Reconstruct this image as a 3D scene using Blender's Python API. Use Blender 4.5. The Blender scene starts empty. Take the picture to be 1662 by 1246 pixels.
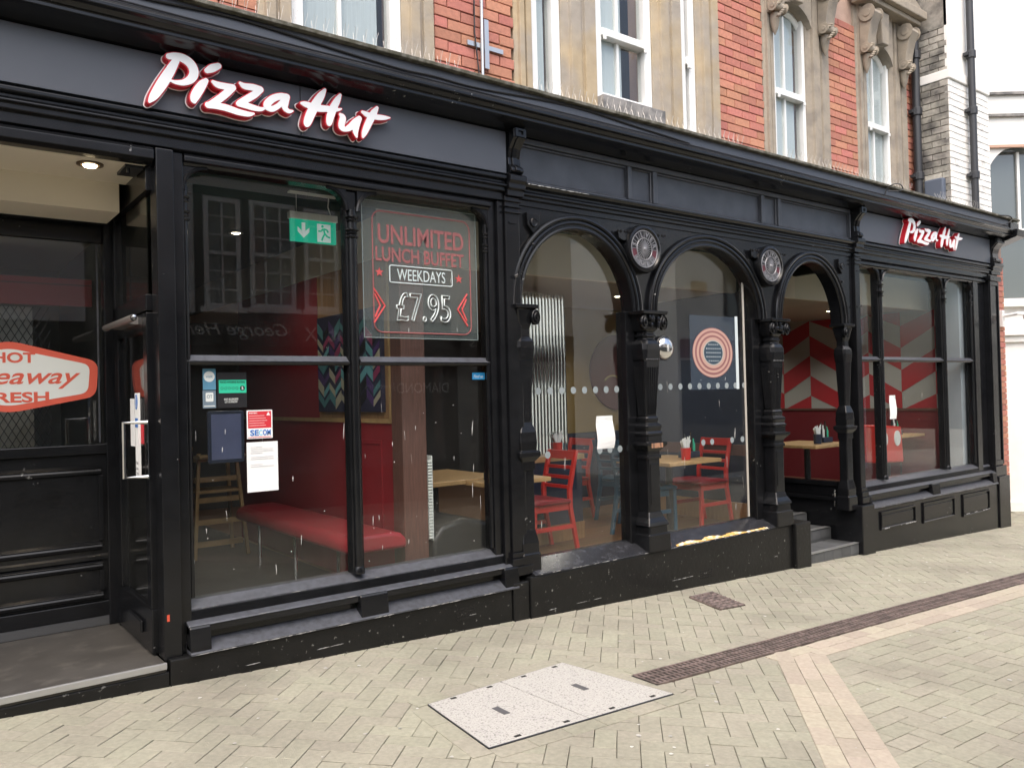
import bpy, bmesh, math, random
import numpy as np
from mathutils import Matrix, Vector
random.seed(7)
sc = bpy.context.scene
COL = sc.collection
PI = math.pi

# ---------------------------------------------------------------- camera
yaw, pitch, roll = .652626, .0130084, -.0249075
fwd = Vector((math.sin(yaw)*math.cos(pitch), math.cos(yaw)*math.cos(pitch), math.sin(pitch)))
rt = Vector((math.cos(yaw), -math.sin(yaw), 0)); up = rt.cross(fwd)
cr, sr = math.cos(roll), math.sin(roll)
rx, ux = cr*rt + sr*up, -sr*rt + cr*up
CAM = Vector((0, -4.5, 1.6))
cd = bpy.data.cameras.new('camera'); cam = bpy.data.objects.new('camera', cd); COL.objects.link(cam)
cd.sensor_width = 36; cd.sensor_fit = 'HORIZONTAL'; cd.lens = 36*1310/1662
cd.clip_start = .05; cd.clip_end = 2000
M3 = Matrix((rx, ux, -fwd)).transposed()
cam.matrix_world = Matrix.Translation(CAM) @ M3.to_4x4()
sc.camera = cam

# ---------------------------------------------------------------- sky, sun, exposure
SUN_EL, SUN_AZ = math.radians(62), math.radians(225)      # azimuth clockwise from +y
w = bpy.data.worlds.new('World'); sc.world = w; w.use_nodes = True
nt = w.node_tree; bg = nt.nodes['Background']
sky = nt.nodes.new('ShaderNodeTexSky'); sky.sky_type = 'NISHITA'; sky.sun_disc = False
sky.sun_elevation = SUN_EL; sky.sun_rotation = SUN_AZ
sky.air_density = 1.0; sky.dust_density = 6.0; sky.ozone_density = .6
nt.links.new(sky.outputs[0], bg.inputs[0]); bg.inputs[1].default_value = .15
sd = bpy.data.lights.new('sun', 'SUN'); sd.energy = 1.5; sd.angle = math.radians(100); sd.color = (1, .99, .97)
so = bpy.data.objects.new('sun', sd); COL.objects.link(so)
sdir = Vector((math.sin(SUN_AZ)*math.cos(SUN_EL), math.cos(SUN_AZ)*math.cos(SUN_EL), math.sin(SUN_EL)))
so.rotation_euler = (-sdir).to_track_quat('-Z', 'Y').to_euler(); so.location = (0, -4, 14)
vs = sc.view_settings; vs.view_transform = 'Standard'; vs.look = 'None'; vs.gamma = 1; vs.use_curve_mapping = False
vs.exposure = 1.05
sc.cycles.max_bounces = 10; sc.cycles.transparent_max_bounces = 24; sc.cycles.glossy_bounces = 5
sc.cycles.caustics_reflective = False; sc.cycles.caustics_refractive = False
sc.cycles.use_denoising = True; sc.cycles.sample_clamp_indirect = 4

def GZ(x): return .17 - .038*x
TILT = math.atan(.038)

# ---------------------------------------------------------------- materials
MATS = {}
def mat(name, base, rough=.5, metal=0, var=.0, vscale=6, base2=None, mix2=(.45, .6), m2scale=3, bump=0, bscale=60,
        island=0, spec=.5, emit=None, estr=0, alpha=None, coat=0, stretch=None):
    if name in MATS: return MATS[name]
    m = bpy.data.materials.new(name); m.use_nodes = True; MATS[name] = m
    n = m.node_tree; N = n.nodes; L = n.links; b = N['Principled BSDF']
    b.inputs['Roughness'].default_value = rough; b.inputs['Metallic'].default_value = metal
    b.inputs['Specular IOR Level'].default_value = spec; b.inputs['Coat Weight'].default_value = coat
    geo = N.new('ShaderNodeNewGeometry'); pos = geo.outputs['Position']
    if stretch:
        mp = N.new('ShaderNodeMapping'); mp.inputs['Scale'].default_value = stretch; L.new(pos, mp.inputs[0]); pos = mp.outputs[0]
    def noise(s, d=5):
        t = N.new('ShaderNodeTexNoise'); t.inputs['Scale'].default_value = s; t.inputs['Detail'].default_value = d
        L.new(pos, t.inputs['Vector']); return t.outputs['Fac']
    col = None
    rgb = N.new('ShaderNodeRGB'); rgb.outputs[0].default_value = (*base, 1); col = rgb.outputs[0]
    if base2:
        r = N.new('ShaderNodeMapRange'); r.inputs[1].default_value, r.inputs[2].default_value = mix2
        L.new(noise(m2scale, 8), r.inputs[0])
        mx = N.new('ShaderNodeMix'); mx.data_type = 'RGBA'; L.new(r.outputs[0], mx.inputs[0]); L.new(col, mx.inputs[6])
        mx.inputs[7].default_value = (*base2, 1); col = mx.outputs[2]
    if var or island:
        hs = N.new('ShaderNodeHueSaturation'); L.new(col, hs.inputs['Color'])
        val = None
        if var:
            r = N.new('ShaderNodeMapRange'); r.inputs[1].default_value, r.inputs[2].default_value = .25, .75
            r.inputs[3].default_value, r.inputs[4].default_value = 1-var, 1+var
            L.new(noise(vscale, 7), r.inputs[0]); val = r.outputs[0]
        if island:
            oi = N.new('ShaderNodeObjectInfo'); ad = N.new('ShaderNodeMath'); ad.operation = 'ADD'
            L.new(oi.outputs['Random'], ad.inputs[0]); L.new(geo.outputs['Random Per Island'], ad.inputs[1])
            fr = N.new('ShaderNodeMath'); fr.operation = 'FRACT'; L.new(ad.outputs[0], fr.inputs[0])
            r2 = N.new('ShaderNodeMapRange'); r2.inputs[3].default_value, r2.inputs[4].default_value = 1-island, 1+island
            L.new(fr.outputs[0], r2.inputs[0])
            r3 = N.new('ShaderNodeMapRange'); r3.inputs[3].default_value, r3.inputs[4].default_value = .485, .515
            sn = N.new('ShaderNodeMath'); sn.operation = 'MULTIPLY'; sn.inputs[1].default_value = 7.31; L.new(fr.outputs[0], sn.inputs[0])
            f2 = N.new('ShaderNodeMath'); f2.operation = 'FRACT'; L.new(sn.outputs[0], f2.inputs[0])
            L.new(f2.outputs[0], r3.inputs[0]); L.new(r3.outputs[0], hs.inputs['Hue'])
            if val:
                mu = N.new('ShaderNodeMath'); mu.operation = 'MULTIPLY'; L.new(val, mu.inputs[0]); L.new(r2.outputs[0], mu.inputs[1]); val = mu.outputs[0]
            else: val = r2.outputs[0]
        L.new(val, hs.inputs['Value']); col = hs.outputs[0]
    L.new(col, b.inputs['Base Color'])
    if bump:
        bp = N.new('ShaderNodeBump'); bp.inputs['Strength'].default_value = bump; bp.inputs['Distance'].default_value = .01
        L.new(noise(bscale, 8), bp.inputs['Height']); L.new(bp.outputs[0], b.inputs['Normal'])
    if emit:
        b.inputs['Emission Color'].default_value = (*emit, 1); b.inputs['Emission Strength'].default_value = estr
    if alpha is not None: b.inputs['Alpha'].default_value = alpha
    return m

def black_paint():
    m = mat('black gloss paint', (.007, .0075, .0088), .3, var=.35, vscale=9, bump=.05, bscale=22, spec=.38)
    n = m.node_tree; N = n.nodes; L = n.links; b = N['Principled BSDF']
    geo = N['Geometry']; t = N.new('ShaderNodeTexNoise'); t.inputs['Scale'].default_value = 38; t.inputs['Detail'].default_value = 6
    t2 = N.new('ShaderNodeTexNoise'); t2.inputs['Scale'].default_value = 2.3; t2.inputs['Detail'].default_value = 4
    L.new(geo.outputs['Position'], t.inputs['Vector']); L.new(geo.outputs['Position'], t2.inputs['Vector'])
    mu = N.new('ShaderNodeMath'); mu.operation = 'MULTIPLY'; L.new(t.outputs['Fac'], mu.inputs[0]); L.new(t2.outputs['Fac'], mu.inputs[1])
    r = N.new('ShaderNodeMapRange'); r.inputs[1].default_value, r.inputs[2].default_value = .43, .47
    L.new(mu.outputs[0], r.inputs[0])
    old = b.inputs['Base Color'].links[0].from_socket
    mx = N.new('ShaderNodeMix'); mx.data_type = 'RGBA'; L.new(r.outputs[0], mx.inputs[0]); L.new(old, mx.inputs[6])
    mx.inputs[7].default_value = (.22, .22, .21, 1); L.new(mx.outputs[2], b.inputs['Base Color'])
    r2 = N.new('ShaderNodeMapRange'); r2.inputs[3].default_value, r2.inputs[4].default_value = .1, .34
    L.new(t2.outputs['Fac'], r2.inputs[0]); L.new(r2.outputs[0], b.inputs['Roughness'])
    return m

def glass_mat(name, veil=.004, tint=(.97, .985, .98), fr_mul=1.0):
    m = bpy.data.materials.new(name); m.use_nodes = True; MATS[name] = m
    N = m.node_tree.nodes; L = m.node_tree.links; N.remove(N['Principled BSDF']); out = N['Material Output']
    tr = N.new('ShaderNodeBsdfTransparent'); tr.inputs[0].default_value = (*tint, 1)
    gl = N.new('ShaderNodeBsdfGlossy'); gl.inputs['Roughness'].default_value = .01
    geo = N.new('ShaderNodeNewGeometry')
    t = N.new('ShaderNodeTexNoise'); t.inputs['Scale'].default_value = 1.1; t.inputs['Detail'].default_value = 1
    L.new(geo.outputs['Position'], t.inputs['Vector'])
    bp = N.new('ShaderNodeBump'); bp.inputs['Strength'].default_value = .03; bp.inputs['Distance'].default_value = .012
    L.new(t.outputs['Fac'], bp.inputs['Height']); L.new(bp.outputs[0], gl.inputs['Normal'])
    fr = N.new('ShaderNodeFresnel')
    ior = N.new('ShaderNodeMapRange'); ior.inputs[3].default_value = 1.5; ior.inputs[4].default_value = 1/1.5      # same reflectance from both faces of the sheet
    L.new(geo.outputs['Backfacing'], ior.inputs[0]); L.new(ior.outputs[0], fr.inputs['IOR'])
    mu = N.new('ShaderNodeMath'); mu.operation = 'MULTIPLY'; mu.inputs[1].default_value = fr_mul; mu.use_clamp = True; L.new(fr.outputs[0], mu.inputs[0])
    mx = N.new('ShaderNodeMixShader'); L.new(mu.outputs[0], mx.inputs[0]); L.new(tr.outputs[0], mx.inputs[1]); L.new(gl.outputs[0], mx.inputs[2])
    df = N.new('ShaderNodeBsdfDiffuse'); df.inputs[0].default_value = (.6, .62, .6, 1)
    t3 = N.new('ShaderNodeTexNoise'); t3.inputs['Scale'].default_value = 3.2; t3.inputs['Detail'].default_value = 7; L.new(geo.outputs['Position'], t3.inputs['Vector'])
    r = N.new('ShaderNodeMapRange'); r.inputs[1].default_value, r.inputs[2].default_value = .3, .8; r.inputs[3].default_value, r.inputs[4].default_value = veil*.4, veil*1.8
    L.new(t3.outputs['Fac'], r.inputs[0])
    m2 = N.new('ShaderNodeMixShader'); L.new(r.outputs[0], m2.inputs[0]); L.new(mx.outputs[0], m2.inputs[1]); L.new(df.outputs[0], m2.inputs[2])
    L.new(m2.outputs[0], out.inputs[0]); return m

BLACK = black_paint()
SILLBLK = mat('glossy black sill paint', (.022, .023, .027), .22, base2=(.05, .052, .06), mix2=(.5, .75), m2scale=18, bump=.08)
GLASS = glass_mat('shop window glass')
FASCIA = mat('dark slate fascia', (.075, .082, .098), .42, var=.08, vscale=2)
PANEL = mat('dull black frieze paint', (.05, .055, .066), .42, var=.25, vscale=7, bump=.08, bscale=20)
LEDGE = mat('worn grey black ledge paint', (.075, .08, .095), .32, base2=(.05, .053, .06), mix2=(.4, .7), m2scale=30, bump=.1)  # lighter blue-grey than the black faces, for sloped tops, beads and edges
PLINTH = mat('weathered black plinth', (.008, .0082, .0085), .32, base2=(.16, .16, .15), mix2=(.665, .72), m2scale=34, bump=.18, bscale=30, var=.3, spec=.35)
STONE = mat('buff sandstone', (.40, .32, .21), .85, base2=(.32, .285, .24), mix2=(.4, .62), m2scale=2.2, bump=.3, bscale=45, var=.12, vscale=9)
STONEG = mat('grey carved sandstone', (.34, .295, .235), .85, base2=(.21, .185, .155), mix2=(.42, .66), m2scale=6, bump=.35, bscale=40, var=.15)
SILLST = mat('grey weathered sill stone', (.26, .25, .24), .9, base2=(.12, .12, .12), mix2=(.4, .65), m2scale=9, bump=.4)
LEAD = mat('mossy grey lead edge', (.2, .19, .16), .8, base2=(.09, .085, .06), mix2=(.4, .6), m2scale=17, bump=.5, bscale=50)
BRICK = mat('red facing brick', (.44, .185, .13), .85, island=.16, var=.15, vscale=30, bump=.3, bscale=90)
MORTAR = mat('pale lime mortar', (.42, .30, .245), .95, bump=.3, var=.12)
GBRICK = mat('grey stained brick', (.36, .34, .30), .9, base2=(.10, .095, .09), mix2=(.45, .68), m2scale=4.5, island=.28, var=.2, vscale=25, bump=.3, bscale=80)
WBRICK = mat('flaking white painted brick', (.78, .77, .74), .8, base2=(.40, .38, .35), mix2=(.60, .72), m2scale=4, island=.05, bump=.3, bscale=60)
WHITE = mat('white window paint', (.78, .79, .78), .45, var=.05)
RENDER = mat('white painted render', (.80, .79, .76), .7, var=.04, bump=.06)
RENDERC = mat('cream painted render', (.80, .77, .68), .75, var=.05)
RENDERG = mat('pale grey painted render', (.74, .76, .75), .75, var=.05)
SKYGLASS = mat('dark upstairs glass', (.10, .12, .125), .04, spec=1.0, coat=1)
CURT_SHEEN = mat('pale curtain', (.50, .55, .57), .9, var=.08, stretch=(25, 1, .3))  # curtain colour that also paints the pale sky reflected in the panes
PIPE = mat('black iron downpipe', (.025, .026, .03), .4)
PAVER = mat('buff concrete block', (.282, .272, .215), .9, island=.06, var=.14, vscale=45, bump=.35, bscale=170, base2=(.20, .19, .152), mix2=(.48, .78), m2scale=1.1)
PINK = mat('pinkish band block', (.35, .31, .25), .9, island=.08, var=.12, vscale=40, bump=.3, bscale=150)
JOINT = mat('dark joint sand', (.17, .155, .115), .98, var=.3, vscale=30, base2=(.10, .12, .05), mix2=(.6, .75), m2scale=2.5)
SLAB = mat('pale exposed aggregate', (.39, .383, .36), .9, base2=(.235, .23, .22), mix2=(.54, .64), m2scale=95, var=.15, vscale=130, bump=.4, bscale=140)
IRON = mat('rusty brown cast iron', (.17, .13, .118), .6, metal=.1, base2=(.10, .078, .07), m2scale=20, bump=.3, var=.25)
DARKIN = mat('dark void', (.012, .011, .01), .9)
TILE = mat('grey lobby tile', (.055, .052, .048), .5, var=.25, vscale=5, base2=(.10, .095, .085), mix2=(.55, .75), m2scale=8)
STEPT = mat('slate grey step tile', (.09, .095, .10), .45, var=.2, island=.2)
ALU = mat('aluminium nosing', (.55, .56, .57), .35, metal=.8)
CHROME = mat('chrome', (.8, .8, .8), .12, metal=1)
CREAM = mat('cream ceiling paint', (.72, .66, .55), .8)
TEAL = mat('dark teal ceiling paint', (.018, .045, .042), .6)
CEIL2 = mat('beige ceiling paint', (.34, .31, .26), .8)
FLOOR = mat('brown wood floor', (.17, .085, .042), .45, var=.3, vscale=4, stretch=(2, 22, 1), island=.2)
DFLOOR = mat('dark grey floor', (.06, .058, .055), .6, var=.2)
REDW = mat('red wall paint', (.27, .018, .025), .5, var=.06)
TAN = mat('tan wood panel', (.34, .19, .085), .5, var=.2, stretch=(4, 4, .5), vscale=9)
BROWN = mat('dark red brown wood', (.13, .06, .045), .55, var=.25, stretch=(14, 14, 1.2), vscale=6)
OAK = mat('pale oak', (.52, .33, .15), .4, var=.2, stretch=(3, 30, 3), vscale=4)
HONEY = mat('honey wood', (.42, .27, .12), .5, var=.2, vscale=12)
REDC = mat('red chair lacquer', (.62, .035, .028), .3)
REDL = mat('red vinyl', (.30, .02, .03), .35, var=.08)
BLUEC = mat('blue chair lacquer', (.035, .105, .17), .35)
NAVY = mat('navy panel paint', (.018, .028, .06), .5)
OCHRE = mat('ochre wall paint', (.30, .21, .07), .7)
MAROON = mat('maroon art disc', (.10, .018, .02), .6)
BLKL = mat('black vinyl', (.03, .03, .03), .38, var=.15)
PAPER = mat('white paper', (.85, .86, .85), .7)
INK = mat('grey ink', (.35, .36, .37), .8)
SIGNW = mat('white acrylic letter face', (.88, .88, .88), .3)
SIGNR = mat('red acrylic letter side', (.55, .02, .035), .35)
NEONR = mat('red print', (.75, .09, .09), .6)
NEONW = mat('pale white print', (.82, .88, .88), .6)
GREENL = mat('green exit sign face', (.0, .55, .33), .4, emit=(0, .8, .5), estr=.12)
EXITW = mat('white exit sign face', (.85, .9, .88), .4, emit=(.8, 1, .95), estr=.12)
STREAK = mat('white dried streak', (.75, .75, .73), .9)
CABLE = mat('black cable', (.02, .02, .022), .4)
ORANGE = mat('orange red sticker print', (.68, .11, .065), .55)
STKW = mat('white sticker film', (.74, .77, .74), .6)
BLUES = mat('blue sticker', (.10, .27, .40), .5)
GREYS = mat('grey blue sticker', (.16, .22, .27), .5)
GREENS = mat('mint green sticker', (.03, .55, .33), .5)
BLACKS = mat('black sticker', (.01, .01, .012), .5)
SECR = mat('red sticker', (.60, .03, .045), .5)
SECB = mat('blue letter print', (.03, .16, .5), .5)
SECC = mat('light blue print', (.25, .62, .8), .5)
FILM = mat('blue grey window film', (.16, .22, .30), .3, alpha=.12)
POSTERF = mat('clear poster film', (.45, .52, .52), .25, alpha=.10)
FROST = mat('frosted dot', (.27, .31, .32), .7)
GREYWALL = mat('light grey wall', (.42, .42, .40), .8)
PALEBLUE = mat('pale blue grey reveal', (.38, .42, .47), .6)

# ---------------------------------------------------------------- mesh builder
class MB:
    def __init__(s): s.v = []; s.f = []
    def add(s, v, f):
        o = len(s.v); s.v += [tuple(p) for p in v]; s.f += [tuple(i+o for i in q) for q in f]; return s
    def box(s, x0, x1, y0, y1, z0, z1):
        if x0 > x1: x0, x1 = x1, x0
        if y0 > y1: y0, y1 = y1, y0
        if z0 > z1: z0, z1 = z1, z0
        return s.add([(x0,y0,z0),(x1,y0,z0),(x1,y1,z0),(x0,y1,z0),(x0,y0,z1),(x1,y0,z1),(x1,y1,z1),(x0,y1,z1)],
                     [(0,3,2,1),(4,5,6,7),(0,1,5,4),(1,2,6,5),(2,3,7,6),(3,0,4,7)])
    def prism(s, poly, a, b, axis='y'):           # poly in the two other axes, extruded a..b
        n = len(poly)
        def P(p, t): return {'x': (t, p[0], p[1]), 'y': (p[0], t, p[1]), 'z': (p[0], p[1], t)}[axis]
        ar = sum(poly[i][0]*poly[(i+1) % n][1]-poly[(i+1) % n][0]*poly[i][1] for i in range(n))
        if (ar < 0) != (axis == 'y'): poly = poly[::-1]
        v = [P(p, a) for p in poly]+[P(p, b) for p in poly]
        f = [tuple(range(n-1, -1, -1)), tuple(range(n, 2*n))]+[(i, (i+1) % n, (i+1) % n+n, i+n) for i in range(n)]
        return s.add(v, f)
    def extr_x(s, prof, x0, x1): return s.prism(prof, x0, x1, 'x')
    def tube(s, path, r, n=8, closed=False):
        pts = [Vector(p) for p in path]; m = len(pts); v = []; f = []; prev = None
        for i, p in enumerate(pts):
            a = pts[(i-1) % m] if closed or i else pts[0]; b = pts[(i+1) % m] if closed or i < m-1 else pts[-1]
            t = (b-a).normalized()
            if prev is None: u = t.orthogonal().normalized()
            else: u = (prev - t*prev.dot(t)).normalized()
            prev = u; w_ = t.cross(u); rr = r[i] if isinstance(r, (list, tuple)) else r
            v += [tuple(p+u*rr*math.cos(2*PI*k/n)+w_*rr*math.sin(2*PI*k/n)) for k in range(n)]
        for i in range(m if closed else m-1):
            j = (i+1) % m
            f += [(i*n+k, i*n+(k+1) % n, j*n+(k+1) % n, j*n+k) for k in range(n)]
        if not closed: f += [tuple(range(n-1, -1, -1)), tuple((m-1)*n+k for k in range(n))]
        return s.add(v, f)
    def lathe(s, c, prof, n=20, axis='z', sx=1, sy=1):          # prof [(r,h)]
        v = []; f = []
        for r, h in prof:
            for k in range(n):
                a = 2*PI*k/n; p = (r*math.cos(a)*sx, r*math.sin(a)*sy, h)
                if axis == 'y': p = (p[0], p[2], p[1])
                if axis == 'x': p = (p[2], p[0], p[1])
                v.append((c[0]+p[0], c[1]+p[1], c[2]+p[2]))
        for i in range(len(prof)-1):
            for k in range(n):
                q = (i*n+k, i*n+(k+1) % n, (i+1)*n+(k+1) % n, (i+1)*n+k); f.append(q[::-1] if axis == 'y' else q)
        e0, e1 = tuple(range(n-1, -1, -1)), tuple((len(prof)-1)*n+k for k in range(n))
        f += [e0[::-1], e1[::-1]] if axis == 'y' else [e0, e1]
        return s.add(v, f)
    def loft(s, c, secs):                          # chamfered square sections (z, half width, chamfer)
        v = []; f = []
        for z, h, ch in secs:
            k = h-ch
            v += [(c[0]+a, c[1]+b, z) for a, b in ((-k,-h),(k,-h),(h,-k),(h,k),(k,h),(-k,h),(-h,k),(-h,-k))]
        m = len(secs)
        for i in range(m-1): f += [(i*8+k, i*8+(k+1) % 8, i*8+8+(k+1) % 8, i*8+8+k) for k in range(8)]
        f += [tuple(range(7, -1, -1)), tuple((m-1)*8+k for k in range(8))]
        return s.add(v, f)
    def disc(s, c, r, y0, y1, n=24, rz=None):
        return s.prism([(c[0]+r*math.cos(2*PI*k/n), c[1]+(rz or r)*math.sin(2*PI*k/n)) for k in range(n)], y0, y1, 'y')
    def build(s, name, m, parent=None, bevel=0, smooth=False, seg=2):
        me = bpy.data.meshes.new(name); me.from_pydata(s.v, [], s.f); me.update()
        return link(name, me, m, parent, bevel, smooth, seg)

def link(name, me, m, parent=None, bevel=0, smooth=False, seg=2):
    if m is not None and not me.materials: me.materials.append(m)
    o = bpy.data.objects.new(name, me); COL.objects.link(o)
    if parent is not None: par(o, parent)
    if smooth:
        for p in me.polygons: p.use_smooth = True
        me.set_sharp_from_angle(angle=math.radians(38))
    if bevel:
        b = o.modifiers.new('bevel', 'BEVEL'); b.width = bevel; b.segments = seg; b.limit_method = 'ANGLE'; b.angle_limit = math.radians(35)
    return o
ORIG = {}
def par(o, p):
    o.parent = p
    loc = Vector(ORIG.get(p.name, (0, 0, 0)))
    if loc.length: o.matrix_parent_inverse = Matrix.Translation(-loc)
def tag(o, label=None, cat=None, group=None, kind=None):
    if label: o['label'] = label
    if cat: o['category'] = cat
    if group: o['group'] = group
    if kind: o['kind'] = kind
    return o
def thing(name, label, cat, loc=(0, 0, 0), group=None):
    o = bpy.data.objects.new(name, None); COL.objects.link(o); o.location = loc; o.empty_display_size = .1
    ORIG[o.name] = tuple(loc)
    return tag(o, label, cat, group)
def bx(name, m, parent, *a, bevel=.004): return MB().box(*a).build(name, m, parent, bevel)
def copy_tree(root, delta, label=None, group=None):
    c = root.copy(); COL.objects.link(c); c.location = Vector(root.location)+Vector(delta); ORIG[c.name] = tuple(c.location)
    if label: c['label'] = label
    if group: c['group'] = group
    for ch in root.children:
        d = ch.copy(); COL.objects.link(d); d.parent = c
        for g in ch.children:
            e = g.copy(); COL.objects.link(e); e.parent = d
    return c

# ---------------------------------------------------------------- lettering
def text_mesh(body, width=None, height=None, extrude=.0, bold=0, shear=0, outline=0):
    cu = bpy.data.curves.new('txt', 'FONT'); cu.body = body; cu.size = 1; cu.extrude = extrude; cu.offset = bold; cu.shear = shear
    cu.align_x = 'CENTER'; cu.align_y = 'CENTER'; cu.resolution_u = 4
    if outline: cu.fill_mode = 'NONE'; cu.bevel_depth = outline; cu.bevel_resolution = 0
    o = bpy.data.objects.new('txt', cu); COL.objects.link(o)
    dg = bpy.context.evaluated_depsgraph_get(); dg.update()
    me = bpy.data.meshes.new_from_object(o.evaluated_get(dg), depsgraph=dg)
    bpy.data.objects.remove(o); bpy.data.curves.remove(cu)
    co = np.array([v.co[:] for v in me.vertices])
    if len(co) == 0: return me
    mn, mx = co.min(0), co.max(0); c = (mn+mx)/2; sz = mx-mn
    sx = width/sz[0] if width else None; sy = height/sz[1] if height else None
    sx = sx or sy; sy = sy or sx
    co[:, 0] = (co[:, 0]-c[0])*sx; co[:, 1] = (co[:, 1]-c[1])*sy
    for v, p in zip(me.vertices, co): v.co = p
    return me
def text(name, body, x, y, z, width, height, m, parent=None, extrude=.0008, bold=0, shear=0, face='-y', outline=0, rot=0):
    me = text_mesh(body, width, height, extrude, bold, shear, outline)
    base = {'-y': Matrix.Rotation(PI/2, 4, 'X'), '+y': Matrix.Rotation(PI, 4, 'Z') @ Matrix.Rotation(PI/2, 4, 'X'),
            '-x': Matrix.Rotation(-PI/2, 4, 'Z') @ Matrix.Rotation(PI/2, 4, 'X')}[face]
    me.transform(Matrix.Translation((x, y, z)) @ base @ Matrix.Rotation(rot, 4, 'Z'))
    me.materials.clear()
    return link(name, me, m, parent)
# ================================================================ ground
gm = MB()
gm.add([(-60, -60, GZ(-60)-.03), (90, -60, GZ(90)-.03), (90, 60, GZ(90)-.03), (-60, 60, GZ(-60)-.03)], [(0, 1, 2, 3)])
ground = tag(gm.build('pavement', JOINT), kind='structure')
far = MB().add([(14.2, -12, GZ(14.2)-.006), (60, -12, GZ(60)-.006), (60, 6, GZ(60)-.006), (14.2, 6, GZ(14.2)-.006)], [(0, 1, 2, 3)])
tag(far.build('far_pavement', PAVER), kind='structure')

def paver_verts(L, W, T=.05, j=.0016, ch=.0025):
    a, b = L/2-j, W/2-j
    o = [(-a,-b),(a,-b),(a,b),(-a,b)]; i = [(-a+ch,-b+ch),(a-ch,-b+ch),(a-ch,b-ch),(-a+ch,b-ch)]
    v = [(x, y, -T) for x, y in o]+[(x, y, -ch*.6) for x, y in o]+[(x, y, 0) for x, y in i]
    f = [(8,9,10,11)]+[(4+k, 4+(k+1) % 4, 8+(k+1) % 4, 8+k) for k in range(4)]+[(k, (k+1) % 4, 4+(k+1) % 4, 4+k) for k in range(4)]
    return v, f
def pmesh(L, W, m, ch=.0025):
    v, f = paver_verts(L, W, ch=ch); me = bpy.data.meshes.new('paver'); me.from_pydata(v, [], f); me.update(); me.materials.append(m); return me
def herring(ang, ox, oy, inside, W=.1):
    ca, sa = math.cos(ang), math.sin(ang); out = []
    for k in range(-110, 111):
        for mm in range(-60, 61):
            for (cx, cy, r) in ((k+4*mm+1, k+.5, 0), (k+4*mm+3.5, k+1, PI/2)):
                X, Y = cx*W, cy*W
                if abs(X) > 14 or abs(Y) > 14: continue
                x, y = ox+X*ca-Y*sa, oy+X*sa+Y*ca
                if inside(x, y): out.append((x, y, ang+r))
    return out
def band_side(x, y):     # >0 : right of the 45 degree pink band, d along / across
    d = ((x-4.18)*.745-(y+1.70)*-.667, )  # unused helper value
    ax, ay = -.745, -.667
    return (x-4.11)*(-ay)-(y+1.61)*(-ax)      # signed distance to the band's left edge
def zone2(x, y): return y < -1.58 and band_side(x, y) > .17
def zone1(x, y): return not (y < -1.58 and band_side(x, y) > .16)
DR0 = lambda x: -1.365-.018*(x-3.16)           # near-facade edge of the drain
pav = []
pav += [(p, 'f') for p in herring(PI/4, 3.0, -1.0, lambda x, y: -2.2 < x < 14.2 and -5.6 < y < .55 and zone1(x, y) and not (2.1 < x < 2.98 and -1.6 < y < -1.1))]
pav += [(p, 'f') for p in herring(-.02, 6.0, -3.0, lambda x, y: -2.2 < x < 14.2 and -5.6 < y < .3 and zone2(x, y))]
cam_inv = (Matrix.Translation(CAM) @ M3.to_4x4()).inverted()
def size_in_view(x, y):
    p = cam_inv @ Vector((x, y, GZ(x)))
    if p.z > -.3: return 0
    u = 1310*p.x/-p.z; v = 1310*p.y/-p.z
    if abs(u) > 830 or abs(v) > 622: return 0
    return 1/(p.z*p.z)*(1.6-GZ(x))/p.length
rows = sorted(pav, key=lambda q: -size_in_view(q[0][0], q[0][1]))
near, rest = rows[:300], rows[300:]
PM = pmesh(.2, .1, PAVER)
RT = Matrix.Rotation(TILT, 4, 'Y')
rr = random.Random(3)
def jit(): return Matrix.Rotation(rr.gauss(0, .006), 4, 'X') @ Matrix.Rotation(rr.gauss(0, .006), 4, 'Y')
for (x, y, a), _ in near:
    o = bpy.data.objects.new('paver', PM); COL.objects.link(o); o.parent = ground
    o.matrix_world = Matrix.Translation((x, y, GZ(x)+rr.gauss(0, .0009))) @ RT @ Matrix.Rotation(a+rr.gauss(0, .004), 4, 'Z') @ jit()
V, F = paver_verts(.2, .1); V = np.array(V+[]); VV = []; FF = []; off = 0
for (x, y, a), _ in rest:
    Mx = np.array(Matrix.Translation((x, y, GZ(x)+rr.gauss(0, .0009))) @ RT @ Matrix.Rotation(a+rr.gauss(0, .004), 4, 'Z') @ jit())
    VV.append(V @ Mx[:3, :3].T+Mx[:3, 3]); FF += [tuple(i+off for i in q) for q in F]; off += len(V)
me = bpy.data.meshes.new('paver_field'); me.from_pydata(np.concatenate(VV).tolist(), [], FF); me.update()
tag(link('paver_field', me, PAVER, ground), kind='stuff')

def course(pts, name, m, lift=.004):        # single pavers laid one by one
    for (x, y, a, L, W) in pts:
        key = (round(L, 3), round(W, 3), m.name)
        if key not in PMC: PMC[key] = pmesh(L, W, m)
        o = bpy.data.objects.new(name, PMC[key]); COL.objects.link(o); o.parent = ground
        o.matrix_world = Matrix.Translation((x, y, GZ(x)+lift+rr.gauss(0, .0006))) @ RT @ Matrix.Rotation(a+rr.gauss(0, .004), 4, 'Z')
PMC = {}
pts = []
bd = math.atan2(-.667, -.745)               # pink band running away from the drain
for row in range(3):
    for k in range(18):
        t = k*.2+(.1 if row % 2 else 0)
        ox, oy = 4.11+.667*(.055+row*.1), -1.61-.745*(.055+row*.1)
        pts.append((ox-.745*t, oy-.667*t, bd, .2, .1))
course(pts, 'band_paver', PINK, .006)
pts = []
for row in range(2):
    for k in range(48):
        x = 4.15+k*.2+(.1 if row else 0)
        pts.append((x, DR0(x)-.19-.06-row*.1, -.018, .2, .1))
course(pts, 'band_paver', PINK, .005)
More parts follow.
